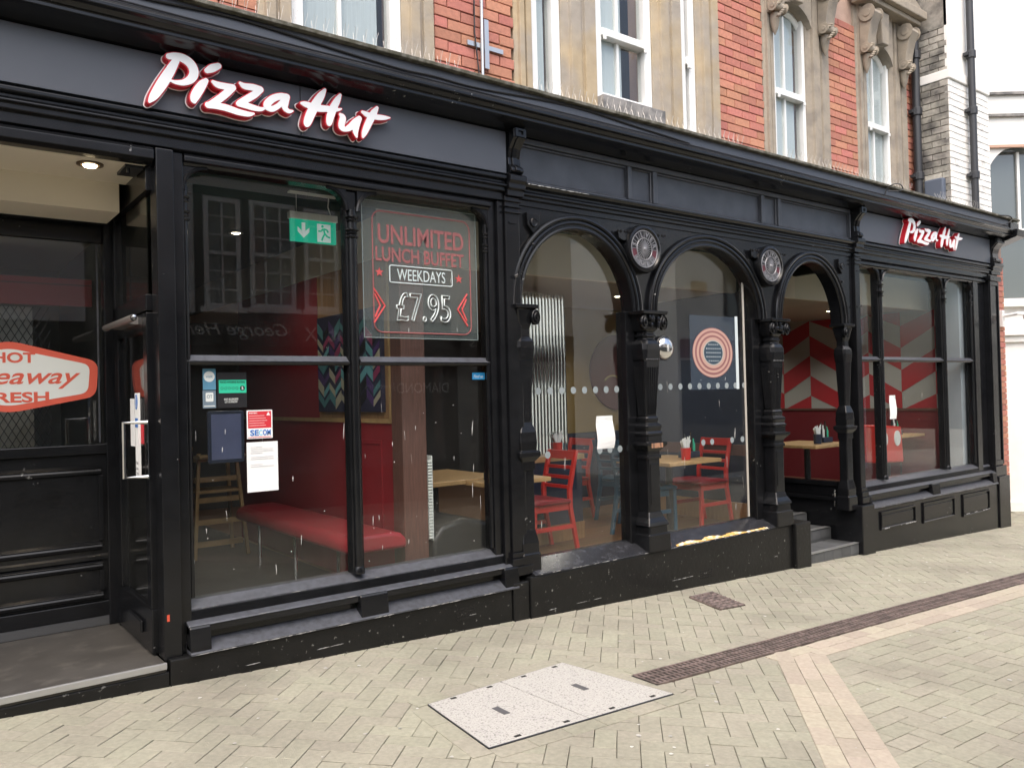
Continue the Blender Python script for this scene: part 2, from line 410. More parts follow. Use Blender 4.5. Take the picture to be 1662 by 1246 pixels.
pts = [(2.1+k*.2, DR0(2.1+k*.2)+.05, -.018, .2, .1) for k in range(6, 58)]                 # course beside the drain
# soldier border of the cover
C = [(2.05, -1.08), (3.01, -.968), (3.13, -1.69), (1.99, -1.672)]
for (p, q) in ((0, 1), (1, 2), (2, 3), (3, 0)):
    a, b = Vector(C[p]), Vector(C[q]); d = (b-a); n = max(1, int(d.length/.2)); d.normalize(); nn = Vector((-d.y, d.x))
    for k in range(-0, n+1):
        c = a+d*(.05+k*.2)+nn*.056
        pts.append((c.x, c.y, math.atan2(d.y, d.x), .2, .1))
course(pts, 'border_paver', PAVER, .004)

# access cover of two slabs
def lerp(a, b, t): return (a[0]+(b[0]-a[0])*t, a[1]+(b[1]-a[1])*t)
cov = thing('access_cover', 'two pale speckled concrete cover slabs set in the buff block paving', 'cover', (2.5, -1.35, GZ(2.5)))
for i, (t0, t1) in enumerate(((0, .497), (.503, 1))):
    P = [lerp(C[0], C[1], t0), lerp(C[0], C[1], t1), lerp(C[3], C[2], t1), lerp(C[3], C[2], t0)]
    n_ = 4; v = [(x, y, GZ(x)-.05) for x, y in P]+[(x, y, GZ(x)+.009) for x, y in P]
    slab = MB().add(v, [(0, 1, 2, 3)[::-1], (4, 5, 6, 7)]+[(k, (k+1) % 4, (k+1) % 4+4, k+4) for k in range(4)]).build('slab', SLAB, cov, .003)
    cx, cy = sum(p[0] for p in P)/4, sum(p[1] for p in P)/4
    MB().box(cx-.018, cx+.018, cy-.05, cy+.05, GZ(cx)+.0, GZ(cx)+.0115).build('lifting_socket', mat('grey steel socket', (.09, .09, .095), .5), slab)
    for (t, s) in ((.04, .3), (.04, .8), (.96, .3), (.96, .8)):
        e = lerp(lerp(P[0], P[1], s), lerp(P[3], P[2], s), t)
        MB().box(e[0]-.016, e[0]+.016, e[1]-.008, e[1]+.008, GZ(e[0]), GZ(e[0])+.0112).build('key_hole_shade', DARKIN, slab)  # dark block painted as the shaded inside of a key hole
fr_ = MB()
for p, q in ((0, 3), (3, 2), (2, 1), (1, 0)):
    a, b = C[p], C[q]
    fr_.tube([(a[0], a[1], GZ(a[0])+.004), (b[0], b[1], GZ(b[0])+.004)], .0045, 6)
fr_.build('steel_edge', PIPE, cov)
# channel drain
dr = thing('channel_drain', 'long rusty slotted channel drain running along the paving beside the shop', 'drain', (8, -1.55, GZ(8)))
proto = MB()
for k in range(15): proto.box(-.2435+k*.0348-.0085, -.2435+k*.0348+.0085, -.082, .082, -.02, .0)
for yy in (-.088, -.03, .03, .088): proto.box(-.2475, .2475, yy-.007, yy+.007, -.02, .0015)
gme = bpy.data.meshes.new('grate'); gme.from_pydata(proto.v, [], proto.f); gme.update(); gme.materials.append(IRON)
for k in range(27):
    x = 3.42+k*.5
    o = bpy.data.objects.new('grate', gme); COL.objects.link(o); par(o, dr)
    o.matrix_basis = Matrix.Translation((x, DR0(x)-.095, GZ(x)+.010)) @ RT @ Matrix.Rotation(-.018, 4, 'Z')
MB().add([(3.16, DR0(3.16)-.19, GZ(3.16)+.0068), (16.9, DR0(16.9)-.19, GZ(16.9)+.0068), (16.9, DR0(16.9), GZ(16.9)+.0068), (3.16, DR0(3.16), GZ(3.16)+.0068)], [(0, 1, 2, 3)]).build('channel', DARKIN, dr)  # black sheet just under the bars paints the shade down the channel
gum = MB(); rg_ = random.Random(21)
for k in range(260):
    x, y = rg_.uniform(-.3, 11), -rg_.random()**.8*3.4; r = rg_.uniform(.004, .013); n = 8
    gum.add([(x+r*rg_.uniform(.75, 1.2)*math.cos(2*PI*q/n), y+r*rg_.uniform(.75, 1.2)*math.sin(2*PI*q/n), GZ(x)+.0035) for q in range(n)]+[(x, y, GZ(x)+.0055)], [(q, (q+1) % n, n) for q in range(n)])
tag(gum.build('trodden_gum', mat('trodden pale gum', (.42, .41, .38), .8, island=.35), ground), kind='stuff')
# small gully grate
gg = thing('gully_grate', 'small square rusty iron gully grate in the paving near the arches', 'grate', (4.96, -.51, GZ(4.96)))
G4 = [(4.895, -.308), (5.171, -.296), (5.019, -.722), (4.769, -.703)]
v = [(x, y, GZ(x)+.0055) for x, y in G4]; MB().add(v, [(3, 2, 1, 0)]).build('pit_shade', DARKIN, gg)  # dark sheet laid on the paving paints the shade below the grate
b_ = MB()
for k in range(8):
    a, b = lerp(G4[0], G4[3], (k+.25)/7.5), lerp(G4[1], G4[2], (k+.25)/7.5)
    b_.tube([(a[0], a[1], GZ(a[0])+.006), (b[0], b[1], GZ(b[0])+.006)], .014, 6)
for t in (0, .25, .5, .75, 1):
    a, b = lerp(G4[0], G4[1], t), lerp(G4[3], G4[2], t)
    b_.tube([(a[0], a[1], GZ(a[0])+.005), (b[0], b[1], GZ(b[0])+.005)], .011, 6)
b_.build('bars', IRON, gg)

# ================================================================ upper storey
WY = .4
bld = thing('brick_building', 'red brick Victorian upper storey with buff stone window surrounds above the shopfront', 'building', (4, .4, 3.7))
for x0, x1 in ((-3, 2.05), (2.86, 4.02), (4.345, 4.73), (5.43, 5.81), (6.03, 7.23), (7.85, 9.05), (9.63, 10.19)):
    MB().box(x0, x1, .44, .7, 3.70, 6.05).build('wall', MORTAR, bld)
MB().box(4.735, 5.425, .45, .7, 3.70, 4.07).build('wall', MORTAR, bld)
MB().box(-3, 10.19, .44, .7, 6.055, 8.6).build('wall', MORTAR, bld)
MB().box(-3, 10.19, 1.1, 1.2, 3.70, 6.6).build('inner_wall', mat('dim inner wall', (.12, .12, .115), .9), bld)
for (xa, xb, za, zb) in ((-3, 10.18, 6.31, 8.55), (-3, 1.82, 3.70, 6.30)):
    cb_ = MB(); z = za; r = 0
    while z < zb:
        x = xa-(.1175 if r % 2 else 0)
        while x < xb: cb_.box(max(xa, x+.004), min(xb, x+.231), .402, .45, z+.004, z+.078); x += .235
        z += .082; r += 1
    tag(cb_.build('brick_courses', BRICK, bld), kind='stuff')
bm_ = {}
def brickmesh(L, H, m, axis='y'):
    k = (round(L, 3), round(H, 3), m.name, axis)
    if k not in bm_:
        b = MB(); j = .0038; e = .004
        a, h = L/2-j, H/2-j
        def P(x, z, d): return (x, d, z) if axis == 'y' else (d, x, z)
        o = [(-a,-h),(a,-h),(a,h),(-a,h)]; i = [(-a+e,-h+e),(a-e,-h+e),(a-e,h-e),(-a+e,h-e)]
        v = [P(x, z, .05) for x, z in o]+[P(x, z, e) for x, z in o]+[P(x, z, 0) for x, z in i]
        f = [(8,9,10,11)]+[(4+q, 4+(q+1) % 4, 8+(q+1) % 4, 8+q) for q in range(4)]+[(q, (q+1) % 4, 4+(q+1) % 4, 4+q) for q in range(4)]
        if axis == 'x': f = [q[::-1] for q in f]
        b.add(v, f); me = bpy.data.meshes.new('brick'); me.from_pydata(b.v, [], b.f); me.update(); me.materials.append(m); bm_[k] = me
    return bm_[k]
def brickfield(parent, x0, x1, z0, z1, m, at, LB=.235, H=.082, axis='y'):
    r = 0; z = z0
    while z < z1:
        x = x0; first = True
        while x < x1-.02:
            L = LB if not (first and r % 2) else LB/2
            first = False
            L = min(L, x1-x); 
            if L > .03:
                o = bpy.data.objects.new('brick', brickmesh(L, H, m, axis)); COL.objects.link(o); par(o, parent)
                if axis == 'y': o.location = (x+L/2, at+rr.uniform(-.002, .003), z+H/2)
                else: o.location = (at+rr.uniform(-.002, .003), x+L/2, z+H/2)
            x += L
        z += H; r += 1
for (x0, x1) in ((3.12, 3.85), (6.35, 7.07), (8.27, 8.85), (10.0, 10.18)):
    brickfield(bld, x0, x1, 3.70, 5.67, BRICK, .40)

def stone(x0, x1, z0, z1, y0=.365, name='stone_jamb', m=None, steps=True):
    b = MB(); wd = x1-x0
    if steps:
        b.extr = None
        prof = [(x0, .5), (x0, y0+.045), (x0+.18*wd, y0+.03), (x0+.2*wd, y0), (x0+.48*wd, y0), (x0+.5*wd, y0+.03), (x0+.6*wd, y0+.03), (x0+.62*wd, y0+.008), (x0+.93*wd, y0+.008), (x1, y0+.05), (x1, .5)]
        b.prism(prof, z0, z1, 'z')
    else: b.box(x0, x1, y0, .5, z0, z1)
    return b.build(name, m or STONE, bld, .004)
for (x0, x1) in ((1.82, 2.05), (2.86, 3.12), (3.85, 4.02), (5.43, 5.81), (6.03, 6.35)):
    stone(x0, x1, 3.70, 6.05)
stone(4.345, 4.73, 3.70, 6.05)
for (x0, x1) in ((7.07, 7.23), (7.85, 8.27), (8.85, 9.05), (9.63, 10.0)): stone(x0, x1, 3.70, 6.0, m=STONEG)
stone(4.70, 5.46, 3.95, 4.075, .30, 'window_sill', SILLST, False)
stone(4.66, 5.50, 3.70, 3.948, .34, 'sill_apron', SILLST, False)
MB().box(1.82, 6.35, .36, .5, 6.052, 6.3).build('lintel', STONE, bld, .01)

def upwindow(x0, x1, z0, z1, zm, arch=0, bars=1, pale_span=None, fw=.085):
    wn = MB()
    yb, yf = .52, .425
    wn.box(x0, x0+fw, yf, yb, z0, z1); wn.box(x1-fw, x1, yf, yb, z0, z1); wn.box(x0+fw, x1-fw, yf, yb, z0, z0+fw*.9)
    if not arch: wn.box(x0+fw, x1-fw, yf, yb, z1-fw, z1)
    frame = wn.build('window', WHITE, bld, .006)
    mr = MB().box(x0+fw-.01, x1-fw+.01, yf-.02, yb, zm-.035, zm+.03)
    for sx in (x0+fw, x1-fw-.03): mr.box(sx, sx+.03, yf-.035, yf-.018, zm-.075, zm-.036)
    mr.build('meeting_rail', WHITE, frame, .005)
    gb = MB()
    if bars:
        xm = (x0+x1)/2-.06*(x1-x0)
        gb.box(xm-.014, xm+.014, yf+.03, yb-.005, z0+.07, z1-.02).build('glazing_bar', WHITE, frame, .003)
    MB().box(x0+fw-.005, x1-fw+.005, yb-.045, yb-.04, z0+.05, z1 if arch else z1-.05).build('pane', GLASS, frame)
    if pale_span: MB().box(x0+fw+pale_span[0]*(x1-x0), x0+fw+pale_span[1]*(x1-x0), yb-.03, yb-.022, z0, z1).build('curtain_sky_sheen', CURT_SHEEN, frame)  # curtain sheet doubling as painted sky reflection behind the pane
    return frame
# open holes behind windows: dark reveal boxes stand in front of the core wall
for a in ((2.05, 2.86, 3.70, 6.05, 4.67, 0, 1, (.0, .70)), (4.02, 4.345, 3.70, 6.05, 4.95, 0, 0, (.0, .35)), (4.73, 5.43, 4.075, 6.05, 4.67, 0, 1, (.0, .42)),
          (5.81, 6.03, 3.70, 6.05, 4.67, 0, 0, None), (7.23, 7.89, 3.70, 5.55, 4.69, 1, 1, (.0, .62)), (9.05, 9.67, 3.70, 5.52, 4.67, 1, 1, (.0, .7))):
    upwindow(*a)
# arched heads
for (x0, x1, zs, za) in ((7.07, 8.27, 5.40, 5.70), (8.85, 10.0, 5.38, 5.68)):
    xa, xb = x0+.16, x1-.39; c = (xa+xb)/2; hw = (xb-xa)/2
    b = MB(); N_ = 14
    for k in range(N_):
        u0, u1 = -1+2*k/N_, -1+2*(k+1)/N_
        e = lambda u: zs+(za-zs)*math.sqrt(max(0, 1-(u*.93)**2))-.06
        b.prism([(c+u0*hw, e(u0)), (c+u1*hw, e(u1)), (c+u1*hw, 6.05), (c+u0*hw, 6.05)], .345, .5, 'y')
    b.build('arch_head', STONEG, bld)
    wv = MB(); pth = [(c+u*hw, .50, zs+(za-zs)*math.sqrt(max(0, 1-(u*.93)**2))-.09) for u in np.linspace(-1, 1, 15)]
    wv.tube(pth, .045, 6).build('arched_sash_head', WHITE, bld)
    MB().prism([(c-.07, za-.08), (c+.07, za-.08), (c+.10, za+.3), (c-.10, za+.3)], .27, .345, 'y').build('keystone', STONEG, bld, .012)
    MB().box(x0-.1, x1+.12, .16, .4, 6.06, 6.16).box(x0-.06, x1+.08, .22, .4, 6.0, 6.059).build('hood_cornice', STONEG, bld, .012)
    MB().prism([(x0-.1, 6.17), (x1+.12, 6.17), (c, 6.62)], .2, .4, 'y').build('pediment', STONEG, bld, .012)
    for xs in (x0+.02, x1-.26):
        s = MB()                                   # carved scroll bracket
        for (zc, rad, dep) in ((5.86, .1, .16), (5.47, .06, .11)):
            s.lathe((xs, .34-dep+.02+rad*.6, zc), [(rad, 0), (rad*.72, .004), (rad*.7, .19), (rad, .194)], 16, 'x')
            s.lathe((xs-.006, .34-dep+.02+rad*.6, zc), [(rad*.45, 0), (rad*.4, .2), (.01, .206)], 12, 'x')
        s.prism([(.36, 5.42), (.27, 5.47), (.255, 5.6), (.22, 5.75), (.17, 5.85), (.36, 5.98)], xs+.015, xs+.18, 'x')
        s.lathe((xs+.097, .33, 5.32), [(.004, -.12), (.035, -.05), (.05, .03), (.05, .1)], 10, 'z')
        for q in range(6): s.lathe((xs+.05+.03*(q % 4), .25, 5.36+.03*q), [(.006, -.03), (.022, 0), (.006, .03)], 6, 'y')
        s.build('scroll_bracket', STONEG, bld, .006, True)
# downpipes
def pipe(name, label, x, y, z0, z1, r=.045):
    t = thing(name, label, 'downpipe', (x, y, z0), 'downpipes')
    MB().tube([(x, y, z0), (x, y, z1)], r, 12).build('pipe', PIPE, t, smooth=True)
    for zc in (z0+.45, z0+1.25, z0+1.95):
        MB().lathe((x, y, zc), [(r*1.35, -.045), (r*1.35, .045)], 12).box(x-.09, x+.09, y+.0, y+.06, zc-.02, zc+.02).build('bracket', PIPE, t, .004)
    return t
pipe('downpipe', 'black iron downpipe in the corner between red brick and grey brick', 10.10, .32, 3.72, 8.4, .05)
# neighbouring brick building
nb = thing('stained_brick_building', 'grey stained brick building with flaking white painted front beside red brick storey', 'building', (10.6, .2, 3.7))
MB().box(10.215, 11.30, .005, 1.5, 3.6, 8.6).build('core', mat('grey mortar', (.34, .32, .29), .95, bump=.3), nb)
brickfield(nb, -.025, .40, 3.70, 5.95, GBRICK, 10.19, LB=.215, H=.08, axis='x')
brickfield(nb, 10.19, 11.30, 3.70, 5.30, WBRICK, -.03, LB=.235, H=.08)
MB().box(10.186, 11.3, -.05, .4, 5.305, 5.42).build('string_course', RENDER, nb, .01)
MB().box(10.19, 11.3, -.03, .004, 5.425, 8.6).build('painted_wall', RENDER, nb)
MB().box(10.19, 10.214, -.028, 1.4, 5.955, 8.6).build('side_wall', GBRICK, nb)
pipe('downpipe', 'black iron downpipe down the flaking white brick front', 10.66, -.10, 3.72, 8.4, .042)
al = thing('alarm_box', 'small grey alarm box fixed low on the grey brick side wall', 'alarm box', (10.1, .12, 3.92))
MB().box(10.10, 10.185, .03, .26, 3.80, 4.10).build('casing', mat('slate grey plastic', (.09, .11, .15), .5), al, .02, seg=3)
MB().box(10.165, 10.188, .08, .2, 3.70, 3.80).build('bracket', PIPE, al)
# ================================================================ shopfront
sf = thing('shopfront', 'long black painted Victorian shopfront with three arches, moulded cornice and large windows', 'shopfront', (5.5, 0, -.05))
B = lambda name, *a, m=BLACK, bevel=.005, parent=None: MB().box(*a).build(name, m, parent or sf, bevel)
# ---- cornice and gutter board
CP = [(.0, 3.44), (-.03, 3.446), (-.06, 3.452), (-.12, 3.462), (-.165, 3.478), (-.19, 3.483), (-.19, 3.503), (-.205, 3.508), (-.218, 3.527), (-.24, 3.535), (-.24, 3.556), (-.165, 3.566), (.39, 3.566), (.39, 3.44)]
MB().extr_x(CP, -2.5, 11.62).build('cornice', BLACK, sf, .003)
MB().box(-2.5, 11.44, -.165, .39, 3.5665, 3.688).build('gutter_board', FASCIA, sf, .003)
MB().extr_x([(-.205, 3.689), (-.21, 3.712), (.36, 3.735), (.36, 3.689)], -2.5, 11.70).build('cornice_flashing', LEAD, sf, .004)
# cornice end block
MB().extr_x([(.3, 3.30), (-.10, 3.42), (-.26, 3.47), (-.27, 3.56), (-.19, 3.57), (-.19, 3.66), (.3, 3.66)], 11.44, 11.70).build('cornice_end', BLACK, sf, .006)
# ---- fascia boards
for (x0, x1) in ((-2.5, 1.905), (1.909, 3.415)): B('fascia_board', x0, x1, -.03, .03, 3.145, 3.437, m=FASCIA, bevel=.002)
B('fascia_board', 8.055, 11.20, -.03, .03, 3.13, 3.437, m=FASCIA, bevel=.002)
# ---- frieze with sunk panels over the arches
B('frieze', 3.54, 7.94, .035, .06, 3.10, 3.437, m=PANEL)
rails = MB()
rails.box(3.54, 7.94, .0, .034, 3.395, 3.437); rails.box(3.54, 7.94, .0, .034, 3.10, 3.128)
for (a, b) in ((3.54, 3.555), (4.655, 4.70), (4.945, 4.995), (6.405, 6.455), (6.665, 6.715), (7.925, 7.94)): rails.box(a, b, .0, .034, 3.1285, 3.3945)
rails.build('frieze_frame', PANEL, sf, .006)
bead = MB()
for (a, b) in ((3.555, 4.655), (4.70, 4.945), (4.995, 6.405), (6.455, 6.665), (6.715, 7.925)):
    bead.tube([(a+.008, .026, 3.137), (b-.008, .026, 3.137), (b-.008, .026, 3.386), (a+.008, .026, 3.386)], .009, 6, True)
bead.build('panel_bead', PANEL, sf)
# ---- architrave mouldings (run the full length)
AP = [(.05, 2.952), (.02, 2.952), (-.005, 2.96), (-.005, 3.01), (-.03, 3.02), (-.03, 3.045), (-.05, 3.05), (-.05, 3.06), (-.028, 3.075), (-.028, 3.09), (-.055, 3.10), (-.055, 3.12), (-.012, 3.142), (.05, 3.142)]
MB().extr_x(AP, -2.5, 3.40).build('architrave', BLACK, sf, .003)
MB().extr_x([(y, z-.02) for y, z in AP], 8.06, 11.16).build('architrave', BLACK, sf, .003)
AP2 = [(.05, 2.945), (.005, 2.945), (.005, 2.985), (-.012, 2.99), (-.012, 3.012), (-.03, 3.018), (-.03, 3.03), (-.016, 3.045), (-.016, 3.06), (-.045, 3.07), (-.06, 3.085), (-.06, 3.098), (.05, 3.0985)]
MB().extr_x(AP2, 3.54, 7.94).build('architrave', BLACK, sf, .003)
# ---- door and window heads under the architrave
MB().extr_x([(.08, 2.87), (.015, 2.87), (-.02, 2.885), (-.02, 2.93), (.0, 2.95), (.08, 2.95)], -2.5, 1.095).build('door_head', BLACK, sf, .003)
MB().extr_x([(.12, 2.885), (.03, 2.885), (.02, 2.90), (.0, 2.905), (.0, 2.93), (.015, 2.95), (.12, 2.95)], 1.255, 3.30).build('window_head', BLACK, sf, .003)
MB().extr_x([(.12, 2.865), (.03, 2.865), (.02, 2.88), (.0, 2.885), (.0, 2.91), (.015, 2.929), (.12, 2.929)], 8.03, 11.10).build('window_head', BLACK, sf, .003)
# ---- scroll consoles between the fascias
def console(x0, x1):
    pr = [(.03, 3.145), (-.055, 3.145), (-.075, 3.16), (-.07, 3.185), (-.035, 3.21), (-.03, 3.26), (-.045, 3.32), (-.085, 3.37), (-.105, 3.385), (-.105, 3.45), (.03, 3.45)]
    c = MB().extr_x(pr, x0, x1).build('console', BLACK, sf, .004)
    MB().extr_x([(y-.012, z) for y, z in pr[2:9]]+[(.02, 3.38), (.02, 3.165)], x0+.03, x1-.03).build('console_rib', BLACK, c, .004)
    f = MB(); 
    for a in ((x0+.006, x0+.03, 3.39, 3.448), (x1-.03, x1-.006, 3.39, 3.448), (x0+.0305, x1-.0305, 3.39, 3.405), (x0+.0305, x1-.0305, 3.433, 3.448)): f.box(a[0], a[1], -.118, -.106, a[2], a[3])
    f.build('console_block_frame', BLACK, c)
    MB().extr_x([(.05, 2.99), (-.045, 2.99), (-.045, 3.03), (-.065, 3.04), (-.065, 3.075), (-.085, 3.09), (-.085, 3.125), (-.06, 3.143), (.05, 3.143)], x0-.02, x1+.02).build('console_base', BLACK, c, .004)
console(3.43, 3.535); console(7.945, 8.05); console(11.21, 11.44)

# ---- pilasters
def pilaster(x0, x1, z0, z1, y0=-.01, rings=True, zb=.40, bw=.03):
    p = B('pilaster', x0, x1, y0, .14, zb+.14, z1)
    s = MB()
    if rings:
        for zc in (z1-.03, z1-.07, z1-.11): s.box(x0-.012, x1+.012, y0-.015, y0+.01, zc-.008, zc+.008)
        s.build('neck_ring', BLACK, p, .003); MB().box(x0+.03, x1-.03, y0-.008, y0+.01, z1-.19, z1-.18).build('neck_fillet', BLACK, p)
    b = MB().box(x0-bw, x1+bw, y0-.03, .14, zb-.02, zb+.045).box(x0-bw*.6, x1+bw*.6, y0-.02, .139, zb+.046, zb+.10).box(x0-bw*.3, x1+bw*.3, y0-.01, .138, zb+.101, zb+.14)
    b.build('base_block', BLACK, p, .005)
    return p
pilaster(3.40, 3.525, 0, 2.99, -.02, zb=.36)
B('window_jamb', 3.285, 3.345, .03, .15, .48, 2.95); B('window_jamb', 3.347, 3.398, .0, .15, .40, 2.951)
pilaster(7.955, 8.045, 0, 2.985, -.02, zb=.40)
# end pilaster with sunk panel
ep = B('pilaster', 11.17, 11.43, -.015, .15, .53, 3.0)
fr = MB()
for a in ((11.17, 11.20, .54, 2.90), (11.40, 11.43, .54, 2.90), (11.2005, 11.3995, 2.85, 2.90), (11.2005, 11.3995, .54, .60)): fr.box(a[0], a[1], -.03, -.0155, a[2], a[3])
fr.build('panel_frame', BLACK, ep, .004)
MB().box(11.14, 11.46, -.045, .15, .40, .529).build('base_block', BLACK, ep, .006); MB().box(11.14, 11.46, -.05, .15, 2.905, 2.97).build('neck_block', BLACK, ep, .006)
B('window_jamb', 10.80, 10.93, .02, .15, .50, 2.95); B('window_jamb', 10.935, 11.165, .05, .15, .50, 2.95)
# door post left of the first window
B('door_post', 1.105, 1.195, -.01, .12, .25, 2.949); B('door_post', 1.197, 1.252, .02, .14, .25, 2.949)
bx('paint_chip', mat('orange paint chip', (.6, .08, .04), .6), sf, 1.118, 1.131, -.0125, -.0105, .455, .49, bevel=0)

# ---- large windows: panes, bars, rounded corners
def corner(x, z, r, sx, y0=.035, y1=.11):          # fills a top corner outside a quarter circle
    c = (x-sx*r, z-r); pts = [(x, z)]+[(c[0]+sx*r*math.cos(a), c[1]+r*math.sin(a)) for a in np.linspace(PI/2, 0, 9)]
    b = MB()
    for i in range(1, 9): b.prism([pts[0], pts[i], pts[i+1]], y0, y1, 'y')
    return b, [(p[0], y0-.004, p[1]) for p in pts[1:]]
def bar_rings(mb, x, y, z, w_):
    for dz, k in ((0, 1.25), (.022, 1.1), (.043, 1.35), (.10, 1.1), (.122, 1.35)): mb.lathe((x, y, z+dz), [(w_*k*.5, -.007), (w_*k*.62, 0), (w_*k*.5, .007)], 10)
def big_window(xs, zb, zt, zm, yg=.10, mw=.075):
    wnd = None
    for i in range(len(xs)-1):
        a = xs[i]+(mw/2 if i else 0); b = xs[i+1]-(mw/2 if i < len(xs)-2 else 0)
        for (z0, z1, nm) in ((zb, zm-.02, 'lower_pane'), (zm+.02, zt, 'upper_pane')):
            MB().box(a-.01, b+.01, yg, yg+.006, z0-.01, z1+.01).build(nm, GLASS, sf)
        tb = MB().extr_x([(yg+.02, zm-.028), (.045, zm-.028), (.035, zm-.012), (.075, zm+.022), (yg+.02, zm+.024)], a-.005, b+.005).build('transom', BLACK, sf, .003)
        MB().extr_x([(.036, zm-.008), (.0335, zm-.006), (.0735, zm+.028), (.078, zm+.0275)], a+.005, b-.005).build('transom_edge', LEDGE, tb)
        for (x, sx) in ((a, -1), (b, 1)):
            m_, path = corner(x, zt, .13, sx)
            c_ = m_.build('corner_spandrel', BLACK, sf)
            MB().tube(path, .012, 6).build('corner_bead', BLACK, c_, smooth=True)
        rg = MB(); 
    for i in range(1, len(xs)-1):
        x = xs[i]
        mu = MB().box(x-mw/2, x+mw/2, .05, yg+.03, zb, zt).build('mullion', BLACK, sf, .008)
        st = MB().tube([(x, .045, zb+.02), (x, .045, zt-.12)], .026, 10)
        st.tube([(x-.03, .056, zb+.02), (x-.03, .056, zt-.1)], .01, 6).tube([(x+.03, .056, zb+.02), (x+.03, .056, zt-.1)], .01, 6)
        bar_rings(st, x, .045, zt-.29, .055); st.lathe((x, .045, zb+.03), [(.036, -.03), (.036, -.005), (.027, .015)], 10)
        st.build('colonnette', BLACK, mu, smooth=True)
    for x in (xs[0]+.012, xs[-1]-.012):
        st = MB().tube([(x, .05, zb+.02), (x, .05, zt-.1)], .015, 8); bar_rings(st, x, .05, zt-.29, .034); st.build('edge_colonnette', BLACK, sf, smooth=True)
big_window([1.252, 2.255, 3.285], .525, 2.885, 1.832)
big_window([8.045, 8.56, 10.03, 10.80], .575, 2.865, 1.885)
# sills of the big windows
def sill(x0, x1, zt, plinth, blocks, dz=0):
    MB().extr_x([(.15, zt+.004), (.095, zt), (.025, zt-.035), (.025, zt-.045), (.15, zt-.045)], x0, x1).build('sill', LEDGE, sf, .003)
    MB().extr_x([(.15, zt-.0455), (.027, zt-.0455), (.02, zt-.095), (.15, zt-.095)], x0, x1).build('sill_face', BLACK, sf, .002)
    MB().extr_x([(.15, zt-.0955), (.02, zt-.0955), (-.03, zt-.11), (-.035, zt-.118), (.15, zt-.118)], x0, x1).build('ledge', LEDGE, sf, .002)
    MB().extr_x([(.15, zt-.1185), (-.03, zt-.1185), (-.03, zt-.155), (.02, zt-.165), (.02, zt-.2), (.15, zt-.2)], x0, x1).build('ledge_face', BLACK, sf, .003)
    MB().extr_x([(.15, zt-.2005), (.02, zt-.2005), (-.07, zt-.25), (-.07, zt-.262), (.15, zt-.262)], x0, x1).build('apron', LEDGE, sf, .003)
    for (a, b) in blocks: MB().extr_x([(.02, zt-.10), (-.042, zt-.117), (-.05, zt-.125), (-.062, zt-.245), (.02, zt-.245)], a, b).build('sill_block', BLACK, sf, .005)
sill(1.222, 3.41, .525, 0, ((1.222, 1.33), (2.215, 2.40), (3.30, 3.42)))
sill(8.05, 11.14, .575, 0, ((8.055, 8.10), (9.42, 9.60), (11.02, 11.14)))
# ---- plinths
def plinth(name, x0, x1, y0, zt, m=PLINTH):
    return MB().add([(x0, y0, GZ(x0)-.1), (x1, y0, GZ(x1)-.1), (x1, .2, GZ(x1)-.1), (x0, .2, GZ(x0)-.1), (x0, y0, zt), (x1, y0, zt), (x1, .2, zt), (x0, .2, zt)],
        [(0,3,2,1),(4,5,6,7),(0,1,5,4),(1,2,6,5),(2,3,7,6),(3,0,4,7)]).build(name, m, sf, .008)
plinth('plinth', 1.12, 3.36, -.05, .262); plinth('plinth', -2.5, 1.118, -.045, .205); plinth('plinth_pier', 3.362, 3.50, -.065, .30)
plinth('plinth', 3.502, 6.62, -.08, .325); plinth('plinth_pier', 6.622, 6.86, -.12, .335)
plinth('plinth_pier', 7.82, 8.06, -.10, .375, BLACK); plinth('plinth', 8.062, 11.16, -.05, .312, BLACK); plinth('plinth_pier', 11.162, 11.48, -.07, .40, BLACK)
for (x0, x1) in ((8.25, 8.98), (9.17, 9.92), (10.15, 10.87)):
    z0, z1 = GZ((x0+x1)/2)+.24, .255
    f = MB().tube([(x0, -.056, z0), (x1, -.056, z0), (x1, -.056, z1), (x0, -.056, z1)], .014, 6, True).build('panel_moulding', BLACK, sf)
    MB().box(x0+.03, x1-.03, -.0555, -.04, z0+.03, z1-.03).build('sunk_panel', BLACK, f, .004)
# ventilator in the left plinth: a grid of dark blocks painting the shade in its holes
vg = MB()
for i in range(7):
    for k in range(4): vg.box(2.90+i*.022, 2.912+i*.022, -.053, -.049, .13+k*.022, .14+k*.022)
vg.build('air_vent_shade', DARKIN, sf)
vg = MB()
for i in range(8):
    for k in range(4): vg.box(5.30+i*.02, 5.311+i*.02, -.083, -.079, .03+k*.018, .039+k*.018)
vg.build('air_vent_shade', DARKIN, sf)  # dark blocks again paint the shade inside the vent holes
# arch sill: sloped ledge with peeled paint
MB().extr_x([(.14, .415), (.09, .41), (-.085, .335), (-.085, .326), (.14, .326)], 3.54, 6.62).build('arch_sill', SILLBLK, sf, .004)
pe = MB(); rp = random.Random(5)
zz = lambda y: .3375+(y+.085)*.4286
n_pe = 60; tops = [-.083+.012+.030*abs(math.sin(i*.21)*math.sin(i*.053+.4))+rp.uniform(0, .010) for i in range(n_pe+1)]
for i in range(n_pe):
    xa, xb = 5.02+i*.0205, 5.02+(i+1)*.0205
    pe.add([(xa, -.0845, zz(-.0845)), (xb, -.0845, zz(-.0845)), (xb, tops[i+1], zz(tops[i+1])), (xa, tops[i], zz(tops[i]))], [(0, 1, 2, 3)])
pe.build('peeled_paint', mat('bare yellow wood', (.62, .36, .10), .7, base2=(.75, .70, .6), mix2=(.5, .6), m2scale=22), sf)

